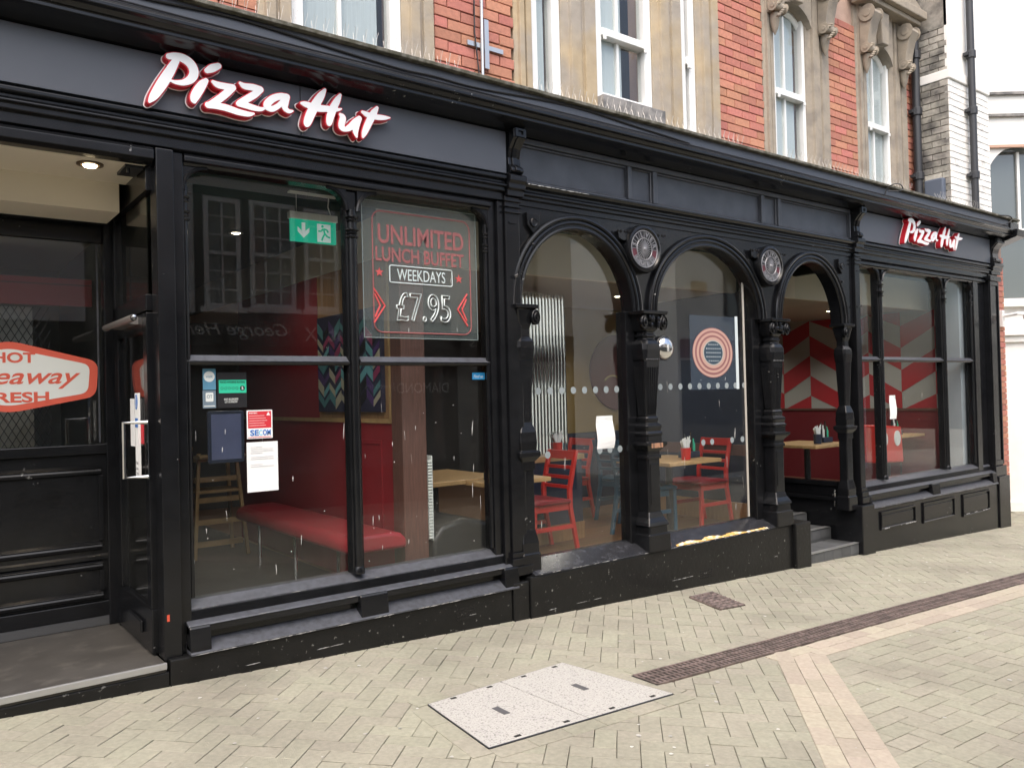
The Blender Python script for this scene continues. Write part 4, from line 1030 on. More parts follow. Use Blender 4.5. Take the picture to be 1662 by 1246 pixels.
MB().prism(rrect(1.37, 1.412, 1.602, 1.652, .006), GY-.002, GY-.0012).build('logo', STKW, o); text('logo_text', 'OT', 1.391, GY-.0026, 1.63, .03, .02, GREYS, o)
MB().box(1.36, 1.42, GY-.002, GY-.0012, 1.575, 1.58).build('line', STKW, o)
o = sticker('hygiene_rating_sticker', 'green and black food hygiene rating sticker showing a five', 'sticker', BLACKS, 1.434, 1.60, 1.565, 1.765)
MB().box(1.443, 1.598, GY-.002, GY-.0012, 1.648, 1.722).build('green_panel', GREENS, o); text('rating_title', 'FOOD HYGIENE RATING', 1.52, GY-.0025, 1.71, .14, .012, BLACKS, o)
MB().disc((1.575, 1.675), .014, GY-.003, GY-.002).build('five_disc', BLACKS, o); text('five', '5', 1.575, GY-.0036, 1.675, None, .017, PAPER, o, bold=.02)
for k in range(5): MB().tube([(1.46+k*.021+.007*math.cos(a), GY-.0022, 1.675+.007*math.sin(a)) for a in np.linspace(0, 2*PI, 11)[:-1]], .001, 4, True).build('number_ring', BLACKS, o)
text('allergy_text', 'ANY ALLERGIES?', 1.51, GY-.0025, 1.613, .08, .012, STKW, o); text('allergy_text', 'LET US KNOW', 1.51, GY-.0025, 1.598, .07, .011, STKW, o)
o = thing('menu_holder', 'dark blue empty display holder hung inside the left window', 'holder', (1.48, .11, 1.25))
MB().prism(rrect(1.38, 1.585, 1.255, 1.548, .012), .108, .118).build('frame', mat('dark navy plastic', (.012, .016, .03), .3), o, .003)
MB().box(1.40, 1.567, .1065, .1079, 1.275, 1.53).build('insert', mat('faded navy insert', (.06, .07, .13), .35, var=.2), o)
o = sticker('alarm_company_sticker', 'red and white SECOM security sticker', 'sticker', PAPER, 1.597, 1.747, 1.383, 1.547)
MB().box(1.604, 1.74, GY-.002, GY-.0012, 1.443, 1.54).build('red_field', SECR, o); text('brand', 'SE', 1.64, GY-.0026, 1.417, .05, .034, SECB, o, bold=.02); text('brand', 'C', 1.676, GY-.0026, 1.417, .02, .034, SECC, o, bold=.02); text('brand', 'OM', 1.712, GY-.0026, 1.417, .046, .034, SECB, o, bold=.02)
MB().box(1.604, 1.74, GY-.002, GY-.0012, 1.388, 1.392).build('red_line', SECR, o)
text('warning', 'WARNING', 1.633, GY-.0026, 1.53, .05, .009, PAPER, o)
for k in range(5): MB().box(1.61, 1.70+.008*(k % 3), GY-.0026, GY-.002, 1.512-k*.014, 1.516-k*.014).build('text_line', mat('pink print', (.75, .4, .4), .6), o)
MB().prism([(1.712, 1.515), (1.735, 1.515), (1.7235, 1.535)], GY-.0026, GY-.002).build('warning_triangle', PAPER, o)
def notice(label, x0, x1, z0, z1, curl=.0):
    o = thing('paper_notice', label, 'notice', ((x0+x1)/2, GY, z0), None)
    n = 8; v = []; f = []
    for i in range(n+1):
        z = z0+(z1-z0)*i/n; d = curl*math.sin(PI*i/n*1.3); q = curl*.5*math.sin(PI*i/n*2)
        v += [(x0+q, GY-.001-abs(d)*.3, z), (x1+q, GY-.001-d, z), (x1+q, GY-.0003-d, z), (x0+q, GY-.0003-abs(d)*.3, z)]
    for i in range(n):
        a = i*4; f += [(a, a+1, a+5, a+4), (a+1, a+2, a+6, a+5), (a+2, a+3, a+7, a+6), (a+3, a, a+4, a+7)]
    f += [(3, 2, 1, 0), (n*4, n*4+1, n*4+2, n*4+3)]
    MB().add(v, f).build('sheet', PAPER, o)
    wd = x1-x0; ln = MB()
    for k, q in enumerate((.10, .14, .18, .22, .30, .34, .45, .49)): ln.box(x0+wd*.12, x0+wd*(.85 if k % 3 else .5), GY-.0035-curl, GY-.0025-curl, z1-(z1-z0)*q, z1-(z1-z0)*q+.0022)
    if not curl: ln.build('print', mat('faint ink', (.62, .63, .64), .8), o)
notice('flat white A4 paper notice under the red security sticker', 1.593, 1.776, 1.077, 1.363)
notice('curled white paper notice stuck inside the first arch window', 4.33, 4.515, 1.158, 1.415, .012)
notice('narrow white paper notice in the far right bay window', 8.80, 8.94, 1.22, 1.485, .008)
o = sticker('blue_speech_sticker', 'small bright blue sticker at the top corner of the lower pane', 'sticker', mat('bright blue sticker', (.03, .30, .62), .5), 3.17, 3.277, 1.71, 1.758)
text('sticker_text', 'Find us', 3.222, GY-.002, 1.732, .08, .022, STKW, o, shear=.2)
# frosted manifestation dots
def dots(xs, z, m=FROST):
    for x in xs: MB().disc((x, z), .027, GY-.0012, GY-.0002, 18).build('frosted_dot', m, sf)
dots([3.64+.115*k for k in range(9)], 1.62); dots([3.72, 3.83, 4.36, 4.47, 4.58], 1.147)
dots([5.07+.125*k for k in range(10)], 1.632); dots([5.60, 5.72, 6.0, 6.15], 1.14)
# target disc on film
tf = thing('round_target_decal', 'round pinkish ring decal with dark dotted centre on blue film in second arch', 'decal', (5.78, .1, 1.6))
MB().box(5.46, 6.10, GY-.0006, GY-.0001, 1.60, 2.25).build('film', FILM, tf); MB().box(6.085, 6.125, GY-.0016, GY-.0008, 1.60, 2.26).build('white_edge', mat('pale frosted strip', (.62, .70, .72), .5), tf)
tc = (5.765, 1.925); peach = mat('peach ring print', (.52, .33, .27), .6); plum = mat('plum ring print', (.26, .11, .11), .6)
for i, (r, m_) in enumerate(((.277, plum), (.27, peach), (.245, plum), (.222, peach), (.195, plum), (.172, peach), (.14, mat('grey ring print', (.42, .42, .38), .6)), (.128, mat('navy centre print', (.03, .06, .09), .6)))):
    MB().disc(tc, r, GY-.0012-.0006*(i+1), GY-.0012-.0006*i, 40, r*.80).build('ring', m_, tf)
dd = MB()
for i in range(5):
    for k in range(-3+abs(i-2)//2, 4-abs(i-2)//2): dd.disc((tc[0]+k*.03, tc[1]+(i-2)*.036), .006, GY-.0072, GY-.0062, 6)
dd.build('dot_print', STKW, tf)
# convex mirror beside the second column
cm = thing('convex_mirror', 'round convex mirror fixed in the glass beside the middle column', 'mirror', (5.10, .05, 1.87))
MB().lathe((5.11, .075, 1.955), [(.10, .01), (.098, -.01), (.09, -.022), (.075, -.032), (.05, -.042), (.025, -.047), (.003, -.048)], 28, 'y', 1, .95).build('mirror_glass', CHROME, cm, smooth=True)
MB().tube([(5.11+.102*math.cos(a), .078, 1.955+.097*math.sin(a)) for a in np.linspace(0, 2*PI, 29)[:-1]], .007, 6, True).build('rim', PIPE, cm)
# hot takeaway sticker on the lobby glass
hs = thing('takeaway_decal', 'white HOT takeaway FRESH decal with orange red border on the lobby glass', 'decal', (.28, 1.0, 1.5))
def hexa(k): return [(.53+(p[0]-.53)*k[0], 1.765+(p[1]-1.765)*k[1]) for p in ((1.0, 1.868), (.985, 1.652), (.53, 1.565), (.075, 1.652), (.06, 1.868), (.53, 1.987))]
ly = 1.0125
def rounded(P, r, n=5):
    out = []
    for i in range(len(P)):
        a, b, c = Vector(P[i-1]), Vector(P[i]), Vector(P[(i+1) % len(P)]); u, v = (a-b).normalized()*r, (c-b).normalized()*r
        for k in range(n+1):
            t = k/n; q = (b+u)*(1-t)**2+b*2*t*(1-t)+(b+v)*t*t; out.append(tuple(q))
    return out
MB().prism(rounded(hexa((1, 1)), .06), ly-.001, ly).build('border', ORANGE, hs); MB().prism(rounded(hexa((.90, .80)), .045), ly-.002, ly-.0012).build('field', STKW, hs)
text('word_hot', 'HOT', .555, ly-.0025, 1.888, .215, .062, ORANGE, hs, bold=.03); text('word_takeaway', 'takeaway', .57, ly-.0025, 1.765, .66, .125, ORANGE, hs, bold=.012, shear=.35); text('word_fresh', 'FRESH', .565, ly-.0025, 1.655, .33, .062, ORANGE, hs, bold=.03)
# downlight
dl_ = thing('downlight', 'lit recessed downlight in the cream lobby ceiling', 'light', (.83, .15, 2.87))
MB().lathe((.83, .2, 2.868), [(.065, .004), (.065, -.006), (.045, -.008), (.04, .0)], 24).build('bezel', mat('brown bronze bezel', (.12, .08, .05), .4, metal=.6), dl_, smooth=True)
MB().lathe((.83, .2, 2.862), [(.036, 0), (.03, -.010), (.012, -.014)], 18).build('lamp', mat('lit lamp', (1, .9, .7), .4, emit=(1, .80, .5), estr=6), dl_, smooth=True)
ld = bpy.data.lights.new('downlight_beam', 'SPOT'); ld.energy = 9; ld.spot_size = 2.0; ld.color = (1, .8, .55); ld.shadow_soft_size = .03
lo_ = bpy.data.objects.new('downlight_beam', ld); COL.objects.link(lo_); lo_.location = (.83, .2, 2.84); lo_.parent = dl_; lo_.matrix_parent_inverse = Matrix.Translation((-.83, -.15, -2.87))
bkt = MB().box(.98, 1.07, .1, .3, 2.855, 2.869).tube([(1.0, .13, 2.855), (1.0, .13, 2.83)], .008, 6).build('ceiling_bracket', PIPE, sf)

# ================================================================ dried streaks on the glass
rs = random.Random(11)
def streaks(n, x0, x1, z0, z1, par_=sf):
    m_ = MB()
    for k in range(n):
        x, z = rs.uniform(x0, x1), rs.uniform(z0, z1); L = rs.choice((.01, .01, .01, .03, .06, .1)); wd = rs.uniform(.0012, .003); lean = rs.uniform(-.1, .1)
        if L < .02: m_.disc((x, z), wd*1.3, GY-.0006, GY-.0001, 6)
        else: m_.prism([(x, z), (x+wd*.4, z), (x+wd+lean*L*.5, z+L*.55), (x+wd*.6+lean*L, z+L), (x-wd*.4+lean*L*.8, z+L*.9), (x-wd*.3, z+L*.45)], GY-.0006, GY-.0001, 'y')
    tag(m_.build('dried_streaks', STREAK, par_), kind='stuff')
streaks(20, 1.28, 2.20, .56, 1.5); streaks(30, 2.32, 3.25, .56, 1.6); streaks(8, 3.65, 4.55, .5, 1.5); streaks(14, 5.05, 6.15, .5, 1.75); streaks(7, 8.1, 10.7, .65, 1.6); streaks(5, 1.3, 3.2, 1.9, 2.4)

# ================================================================ cables and spikes
cb = random.Random(4)
def cable(label, pts, r):
    P = catmull([(p[0], p[1], p[2]) for p in pts], 6); o = MB().tube([tuple(p) for p in P], r, 6).build('cable', CABLE, smooth=True); tag(o, label, 'cable', 'cables along the gutter board')
def wavy(z, y, amp, step=.9, x0=-2.4, x1=11.4, clip=None):
    out = []; x = x0; 
    while x < x1: out.append((x, y-cb.uniform(0, .004), z+cb.uniform(-amp, amp))); x += step*cb.uniform(.7, 1.2)
    return out+[(x1, y, z)]
cable('thick black cable clipped along the gutter board just above the moulding', wavy(3.582, -.178, .003), .008)
cable('thin black cable running along the gutter board above the thick one', wavy(3.605, -.174, .004), .005)
cable('black cable sagging loosely across the gutter board', [(-2.4, -.172, 3.66), (.6, -.172, 3.665), (1.0, -.174, 3.65), (1.5, -.176, 3.67), (2.1, -.174, 3.64), (2.5, -.174, 3.625), (2.75, -.174, 3.632), (3.1, -.172, 3.63), (3.9, -.172, 3.672), (4.6, -.174, 3.645), (5.2, -.172, 3.622)], .006)
cable('black cable resting on the projecting cornice moulding', wavy(3.566, -.215, .002, 1.2, .3, 11.3), .007)
cable('loose cable looping down at the right end of the cornice', [(8.6, -.176, 3.60), (9.6, -.176, 3.592), (10.4, -.178, 3.575), (10.9, -.19, 3.57), (11.2, -.22, 3.60), (11.3, -.26, 3.66), (11.22, -.255, 3.70), (11.05, -.2, 3.70)], .007)
cable('thin cable hooked over the gutter edge above the right console', [(8.3, -.178, 3.57), (8.31, -.20, 3.66), (8.33, -.27, 3.70), (8.45, -.275, 3.71), (8.52, -.265, 3.68), (8.44, -.27, 3.645), (8.34, -.2, 3.64)], .006)
spk = MB()
for k in range(9):
    x = -.27+k*.065; 
    for (dx_, dy_, h) in ((-.018, -.05, .10), (.012, .045, .105), (.02, -.02, .115)): spk.tube([(x, 0, 0), (x+dx_+cb.uniform(-.008, .008), dy_, h)], .0011, 3)
spk.box(-.29, .30, -.012, .012, 0, .006)
sme = bpy.data.meshes.new('spikes'); sme.from_pydata(spk.v, [], spk.f); sme.update(); sme.materials.append(mat('clear grey wire', (.45, .43, .40), .35, metal=.2))
for k in (1, 2, 3, 5, 6, 7, 8, 10, 11, 12, 13, 15, 16):
    o = bpy.data.objects.new('bird_spike_strip', sme); COL.objects.link(o); o.location = (.9+k*.6, -.12, 3.714)
    tag(o, 'strip of thin bird spikes along the gutter top', 'bird spikes', 'bird spike strips')
# wall tie star and cable on the brickwork
wt = thing('wall_tie', 'galvanised cross shaped wall tie on the red brick beside a conduit', 'wall tie', (3.55, .39, 4.2))
MB().box(3.40, 3.73, .385, .398, 4.20, 4.235).build('cross_bar', ALU, wt); MB().box(3.545, 3.585, .370, .384, 4.05, 4.42).build('upright_bar', ALU, wt)
cdt = tag(MB().tube([(3.52, .375, 3.72), (3.53, .37, 5.6)], .012, 8).build('conduit', ALU), 'thin grey conduit running up the red brick past the wall tie', 'conduit')
tag(MB().tube([(3.47, .378, 3.72), (3.49, .375, 4.0), (3.46, .378, 4.3), (3.47, .378, 5.6)], .006, 6).build('wall_cable', CABLE), 'thin black cable hanging down the red brick beside the conduit', 'cable')
# ================================================================ restaurant interior
S = lambda name, m, *a: tag(MB().box(*a).build(name, m), kind='structure')
FZ = .24
S('restaurant_floor', FLOOR, 2.7, 6.861, .2, 6.0, FZ-.1, FZ); S('right_floor', FLOOR, 7.93, 10.95, .2, 6.0, FZ-.1, FZ); S('rear_floor', FLOOR, 6.8615, 7.929, 1.56, 6.0, FZ-.1, FZ); S('entrance_floor', DFLOOR, 1.13, 2.699, .2, 6.0, FZ-.1, FZ)
for k in range(22):                        # floor boards near the windows
    for j in range(2):
        x0 = 2.75+j*1.95+(k % 3)*.07; o = MB().box(x0, x0+1.945, .205+k*.085, .205+k*.085+.083, FZ, FZ+.004).build('floor_board', FLOOR, bpy.data.objects['restaurant_floor'], .001)
S('front_ceiling', TEAL, 1.13, 10.95, .15, .65, 2.955, 3.02); S('ceiling_bulkhead', CREAM, 2.75, 10.95, .651, .70, 2.58, 2.99); S('entrance_ceiling', TEAL, 1.13, 2.749, .651, 6.0, 2.90, 2.96); S('restaurant_ceiling', CEIL2, 2.75, 10.95, .701, 6.0, 2.60, 2.66)
S('back_wall', mat('charcoal wall', (.05, .05, .052), .8), -2.5, 10.95, 6.0, 6.1, .1, 3.0)
S('ceiling_step', CREAM, 2.74, 2.7495, .7, 6.0, 2.598, 2.9); S('roof_slab', DARKIN, -2.5, 11.4, .72, 6.1, 3.05, 3.2); S('party_wall', DARKIN, -2.6, -2.5, .7, 6.1, .0, 3.2)
S('upper_dark_void', DARKIN, -2.5, 11.4, .41, .72, 3.05, 3.10)
# chevron end wall: tiles as separate pieces
ew = S('end_wall', mat('grey chevron wall', (.40, .41, .39), .7), 10.95, 11.1, .15, 6.0, .1, 3.0)
RED2 = mat('chevron red', (.42, .025, .035), .6)
cw = .46
for c in range(12):
    y0 = .12+c*cw; up_ = c % 2 == 0
    for k in range(-2, 6):
        zb = 1.20+k*.60+(.30 if c % 2 else 0); sl = .27
        za, zb2 = (zb, zb+sl) if up_ else (zb+sl, zb)
        P = [(y0, za), (y0+cw, zb2), (y0+cw, zb2+.30), (y0, za+.30)]
        P = [(a, min(max(z, 1.26), 2.59)) for a, z in P]
        if max(p[1] for p in P)-min(p[1] for p in P) < .03: continue
        MB().prism(P, 10.944, 10.949, 'x').build('chevron_panel', RED2, ew)
S('end_wall_wainscot', mat('dark red wainscot', (.16, .015, .022), .5), 10.91, 10.949, .15, 6.0, FZ, 1.25)
S('wainscot_rail', BROWN, 10.89, 10.949, .15, 6.0, 1.251, 1.28)
S('pale_reveal', PALEBLUE, 10.70, 10.90, .16, .42, FZ, 2.95)
# party screen between entrance and booths (bench side)
scn = thing('booth_screen', 'red and tan partition with dark wood end post behind the red bench', 'partition', (2.7, 1.9, FZ))
MB().box(2.74, 2.80, .45, 3.6, FZ, 1.43).build('red_panel', REDW, scn); MB().box(2.745, 2.795, .45, 1.68, 1.4305, 2.598).build('tan_panel', TAN, scn); MB().box(2.744, 2.796, 1.681, 3.6, 1.4305, 2.598).build('red_panel', REDW, scn)
MB().box(2.725, 2.74, .46, 3.55, 1.42, 1.45).build('trim', HONEY, scn); MB().box(2.722, 2.739, .46, .475, 1.45, 2.59).build('trim', HONEY, scn)
fr = MB()
for a in ((.62, .65, .62, 1.30), (.95, .98, .62, 1.30), (.651, .949, .62, .65), (.651, .949, 1.27, 1.30)): fr.box(2.732, 2.7395, a[0], a[1], a[2], a[3])
fr.build('wainscot_moulding', REDW, scn)
MB().box(2.725, 2.915, .30, .449, FZ, 2.598).build('end_post', BROWN, scn, .006)
# coloured chevron art panel: every piece its own mesh
art = thing('chevron_art', 'colourful zigzag chevron wall art on the booth partition', 'art', (2.63, .8, 1.5))
MB().box(2.712, 2.744, .56, 1.62, 1.50, 2.25).build('backing', mat('art navy', (.02, .02, .05), .6), art)
pal = [mat('art sand', (.42, .38, .27), .6), mat('art aqua', (.14, .36, .38), .6), mat('art magenta', (.30, .04, .11), .6), mat('art violet', (.07, .03, .13), .6), mat('art black', (.01, .01, .013), .6), mat('art teal', (.08, .22, .23), .6)]
ra = random.Random(2)
for c in range(10):
    y0 = .57+c*.104; d = .07 if c % 2 else -.07
    for k in range(8):
        z0 = 1.53+k*.09+ra.uniform(-.01, .01); h = ra.choice((.045, .06, .075))
        P = [(y0+.002, z0+max(0, -d)), (y0+.102, z0+max(0, d)), (y0+.102, z0+max(0, d)+h), (y0+.002, z0+max(0, -d)+h)]
        if max(p[1] for p in P) > 2.245: continue
        MB().prism(P, 2.708, 2.7115, 'x').build('art_piece', ra.choice(pal), art)
# bench seat
bn = thing('bench_seat', 'long red vinyl bench seat on chrome legs behind the left window', 'bench', (2.35, 1.4, FZ))
pr = [(2.28, .60), (2.28, .66), (2.31, .70), (2.38, .715), (2.6, .715), (2.66, .70), (2.70, .66), (2.70, .60)]
MB().prism(pr, .22, 2.4, 'y').build('cushion', REDL, bn, .03, True, 3)
for (x, y) in ((2.38, .6), (2.38, 1.35), (2.38, 2.1)): MB().tube([(x, y, FZ), (x, y, .60)], .016, 8).build('leg', CHROME, bn)
# wooden high chair
hc = thing('high_chair', 'pale wooden stacking high chair beyond the red bench', 'high chair', (2.25, 2.9, FZ))
for (x, s) in ((2.08, 1), (2.44, -1)):
    MB().tube([(x-s*.05, 2.70, FZ), (x+s*.02, 2.78, 1.15)], .02, 4).build('front_leg', HONEY, hc); MB().tube([(x-s*.05, 3.12, FZ), (x+s*.02, 3.02, 1.2)], .02, 4).build('rear_leg', HONEY, hc)
for z in (.36, .55, .74, .92, 1.10): MB().box(2.06, 2.46, 2.72+.05*z, 2.76+.05*z, z-.022, z+.022).build('rail', HONEY, hc)
MB().box(2.08, 2.44, 2.74, 3.05, .80, .825).build('seat', HONEY, hc, .004); MB().box(2.06, 2.46, 2.62, 2.78, 1.11, 1.14).build('tray', HONEY, hc, .01)
# black sofa, tables in the second booth
sfa = thing('black_sofa', 'rounded black vinyl booth seat behind the left window', 'sofa', (3.2, .7, FZ))
MB().prism([(2.95, FZ+.08), (3.5, FZ+.08), (3.52, .60), (3.44, .68), (3.2, .73), (3.02, .69), (2.95, .60)], .30, 1.0, 'y').build('seat', BLKL, sfa, .03, True, 3); MB().box(2.97, 3.5, .32, .98, FZ, FZ+.079).build('base', HONEY, sfa)
rp_ = thing('ribbed_screen_edge', 'white ribbed edge panel beside the dark wood post', 'panel', (2.85, .4, .6))
for k in range(26): MB().box(2.92, 2.953, .30, .40, .62+k*.021, .62+k*.021+.014).build('rib', STKW, rp_)
MB().prism([(.31, .60), (.41, .60), (.41, 1.19), (.31, 1.19)], 2.9535, 2.965, 'x').build('spine', STKW, rp_, .008)
def table(label, x0, x1, y0, y1, zt=.95, ht=.035):
    t = thing('dining_table', label, 'table', ((x0+x1)/2, (y0+y1)/2, FZ), 'dining tables')
    top = MB().box(x0, x1, y0, y1, zt-ht, zt).build('table_top', OAK, t, .006)
    cx, cy = (x0+x1)/2, (y0+y1)/2
    MB().tube([(cx, cy, FZ+.03), (cx, cy, zt-ht)], .035, 10).build('pedestal', PIPE, t); MB().lathe((cx, cy, FZ), [(.2, .004), (.2, .012), (.05, .03), (.04, .035)], 20).build('foot', PIPE, t)
    return t
table('oak table beside the black booth seat', 3.02, 3.85, .62, 1.5, .96); table('dark narrow oak table deeper behind the booth seat', 2.95, 3.35, 1.9, 2.4, .98)
table('oak table in front of the red chair in the first arch', 3.45, 4.08, .36, 1.05); table('oak table with red cutlery pot in the second arch', 5.50, 6.23, .40, 1.08)
table('oak table seen past the entrance steps', 8.05, 8.80, .55, 1.25); table('oak table in the far right bay window', 10.1, 10.85, .7, 1.35)
def chair(label, m, ms, x, y, face):
    t = thing('ladder_back_chair', label, 'chair', (x, y, FZ), 'restaurant chairs'); f = face
    X = lambda u: x+f*u                     # u>0 towards the front of the chair
    for s in (-1, 1):
        MB().prism([(X(.19), FZ), (X(.225), FZ), (X(.22), .66), (X(.18), .66)], y+s*.185-.017, y+s*.185+.017, 'y').build('front_leg', m, t, .004)
        MB().prism([(X(-.30), FZ), (X(-.265), FZ), (X(-.185), .62), (X(-.185), .78), (X(-.27), 1.10), (X(-.305), 1.10), (X(-.225), .78), (X(-.225), .62)], y+s*.175-.016, y+s*.175+.016, 'y').build('rear_post', m, t, .004)
        MB().box(min(X(.19), X(-.22)), max(X(.19), X(-.22)), y+s*.18-.01, y+s*.18+.01, .44, .475).build('side_stretcher', m, t)
    MB().box(min(X(.2), X(-.2)), max(X(.2), X(-.2)), y-.18, y+.18, .60, .66).build('seat_rail', m, t, .004)
    MB().prism([(X(.24), .661), (X(-.2), .661), (X(-.2), .69), (X(-.1), .705), (X(.15), .71), (X(.235), .69)], y-.205, y+.205, 'y').build('seat_pad', ms, t, .012, True)
    for (z, u, h) in ((1.06, -.285, .075), (.955, -.258, .03), (.87, -.236, .03), (.79, -.212, .03)):
        MB().box(min(X(u-.012), X(u+.012)), max(X(u-.012), X(u+.012)), y-.16, y+.16, z-h/2, z+h/2).build('back_slat', m, t, .003)
    return t
chair('red ladder back chair with vinyl seat behind the first arch window', REDC, REDL, 4.40, .92, -1)
chair('red ladder back chair with vinyl seat behind the second arch window', REDC, REDL, 6.50, .90, -1)
chair('blue wooden chair tucked at the table with the cutlery pot', BLUEC, BLUEC, 5.70, .90, 1)
chair('dark blue ladder back chair deep behind the first arch', BLUEC, BLUEC, 6.2, 1.65, 1)
chair('dark blue chair at the table past the entrance steps', BLUEC, BLUEC, 8.35, 1.75, 1)
chair('red chair standing farther back behind the first arch', REDC, REDL, 5.75, 2.15, -1)
# things on tables
def pot(label, x, y, z, m):
    t = thing('cutlery_pot', label, 'pot', (x, y, z), 'cutlery pots')
    MB().lathe((x, y, z), [(.042, .001), (.048, .11), (.044, .112), (.04, .01)], 16).build('pot', m, t, smooth=True)
    nk = MB()
    for k in range(5):
        a = 2*PI*k/5; nk.prism([(x+.01*math.cos(a)-.02, z+.10), (x+.01*math.cos(a)+.02, z+.10), (x+.05*math.cos(a)+.025, z+.18+.01*k % 2), (x+.045*math.cos(a)-.025, z+.17)], y+.02*math.sin(a)-.004, y+.02*math.sin(a)+.004)
    nk.build('napkins', PAPER, t)
    MB().tube([(x-.03, y, z+.05), (x-.065, y-.01, z+.19)], .004, 5).build('fork', CHROME, t)
pot('red cutlery pot with white napkins on oak table', 5.86, .52, .951, REDC); pot('navy cutlery pot with white napkins on oak table by the steps', 8.36, .72, .951, NAVY)
pot('red cutlery pot on the wooden ledge under the ribbed screen', 4.92, 1.26, 1.031, REDC)
def caddy(label, x, y, z):
    t = thing('condiment_caddy', label, 'caddy', (x, y, z), 'condiment caddies')
    MB().box(x-.09, x+.09, y-.06, y+.06, z+.001, z+.06).build('tray', NAVY, t, .004)
    for (dx_, h, m_) in ((-.06, .17, BLACKS), (-.015, .14, PAPER), (.03, .19, mat('dark sauce bottle', (.03, .015, .01), .25)), (.065, .12, GREENS)):
        MB().lathe((x+dx_, y, z+.061), [(.018, 0), (.018, h*.6), (.008, h*.75), (.008, h*.95), (.003, h)], 10).build('bottle', m_, t, smooth=True)
caddy('navy condiment caddy with bottles beside the red cutlery pot', 6.07, .66, .951); caddy('navy condiment caddy with bottles on the first arch table', 3.66, .5, .951)
caddy('navy condiment caddy with bottles on table past the steps', 8.62, .8, .951); caddy('navy condiment caddy with bottles in the far right bay', 10.35, .85, .951)
# dwarf wall with reeded mirror screen
dw = thing('reeded_screen', 'shiny vertical reeded screen standing on a navy dwarf wall in the first arch', 'screen', (4.75, 1.25, FZ))
MB().box(4.35, 5.12, 1.15, 1.36, FZ+.16, .98).build('dwarf_wall', NAVY, dw); MB().box(4.33, 5.14, 1.13, 1.38, .981, 1.03).build('ledge', OAK, dw, .005); MB().box(4.34, 5.13, 1.14, 1.37, FZ, FZ+.159).build('skirting', TAN, dw)
MIR = mat('wavy silvered reeds', (.86, .89, .88), .08, metal=1, bump=.06, bscale=9, stretch=(1, 1, .35))
for k in range(13):
    x = 4.56+k*.040; MB().prism([(x+.0185*math.cos(a), 1.27-.0018*math.sin(a)) for a in np.linspace(0, PI, 7)]+[(x-.0185, 1.285), (x+.0185, 1.285)], 1.0305, 2.54, 'z').build('reed', MIR, dw, smooth=True)
for k in range(6): MB().tube([(4.30+k*.042, 1.24, 1.03), (4.30+k*.042, 1.24, 2.5)], .006, 6).build('rod', CHROME, dw)
# ochre wall with maroon disc
ow = thing('ochre_partition', 'ochre and navy painted partition deep inside behind the first arch', 'partition', (6.6, 2.65, FZ))
MB().box(5.85, 7.6, 2.6, 2.7, 1.13, 2.598).build('ochre_panel', OCHRE, ow); MB().box(5.84, 7.61, 2.59, 2.71, FZ, 1.129).build('navy_panel', NAVY, ow)
dsc = thing('wall_disc', 'large maroon disc artwork on the ochre partition', 'art', (7.05, 2.59, 1.3)); MB().disc((7.05, 1.84), .46, 2.575, 2.598, 40).build('disc', MAROON, dsc); MB().tube([(6.95+.18*math.cos(a), 2.572, 1.62+.18*math.sin(a)) for a in np.linspace(.5, 2.4, 12)], .012, 6).build('brush_mark', OCHRE, dsc)
nvp = thing('navy_partition', 'navy panelled partition with brown rail behind the second arch', 'partition', (6.85, 1.0, FZ))
MB().box(6.842, 6.861, .2, 1.9, FZ+.2, 2.59).build('navy_panel', NAVY, nvp); MB().box(6.82, 6.8415, .2, 1.9, .92, 1.03).build('rail', BROWN, nvp); MB().box(6.825, 6.861, .2, 1.9, FZ, FZ+.199).build('skirting', TAN, nvp)
# red box trolley with two white ovals, added for something reflected in the glass
rb = thing('reflected_red_box', 'red box with two white ovals on legs, added for a reflection in the right bay', 'reflection stand-in', (8.75, .75, FZ))
MB().prism([(9.40, .66), (10.04, .63), (10.0, 1.08), (9.44, 1.12)], .58, .80, 'y').build('box', REDC, rb, .02, seg=3)
for (x, s) in ((9.57, .075), (9.88, .075)): MB().disc((x, .94), s, .571, .58, 20, .095).build('oval', STKW, rb)
for (x, y) in ((9.45, .6), (9.99, .6), (9.45, .78), (9.99, .78)): MB().tube([(x, y, FZ), (x, y, .66)], .012, 6).build('leg', CHROME, rb)
# hanging exit sign
ex = thing('exit_sign', 'green emergency exit sign with arrow and running figure hung by wires', 'sign', (2.2, .5, 2.63))
MB().box(2.045, 2.36, .487, .513, 2.63, 2.775).build('face', GREENL, ex, .002); MB().box(2.035, 2.37, .475, .525, 2.775, 2.822).build('housing', mat('white plastic housing', (.75, .76, .74), .4), ex, .006)
MB().box(2.225, 2.32, .485, .4868, 2.638, 2.758).build('door_field', EXITW, ex)
ax = 2.13
MB().prism([(ax-.012, 2.755), (ax+.012, 2.755), (ax+.012, 2.70), (ax+.04, 2.725), (ax+.04, 2.695), (ax, 2.655), (ax-.04, 2.695), (ax-.04, 2.725), (ax-.012, 2.70)], .484, .4868).build('arrow', EXITW, ex)
mn = MB().disc((2.262, 2.742), .009, .483, .4848, 12)
for pth in ([(2.268, 2.728), (2.278, 2.695), (2.262, 2.668), (2.255, 2.648)], [(2.276, 2.697), (2.296, 2.676), (2.315, 2.672)], [(2.266, 2.725), (2.248, 2.708), (2.232, 2.71)], [(2.27, 2.726), (2.292, 2.722), (2.302, 2.705)]):
    for i in range(len(pth)-1):
        a, b = Vector(pth[i]), Vector(pth[i+1]); n_ = Vector((-(b-a).y, (b-a).x)).normalized()*.0055
        mn.prism([tuple(a+n_), tuple(b+n_), tuple(b-n_), tuple(a-n_)], .483, .4848)
mn.build('running_figure', GREENL, ex)
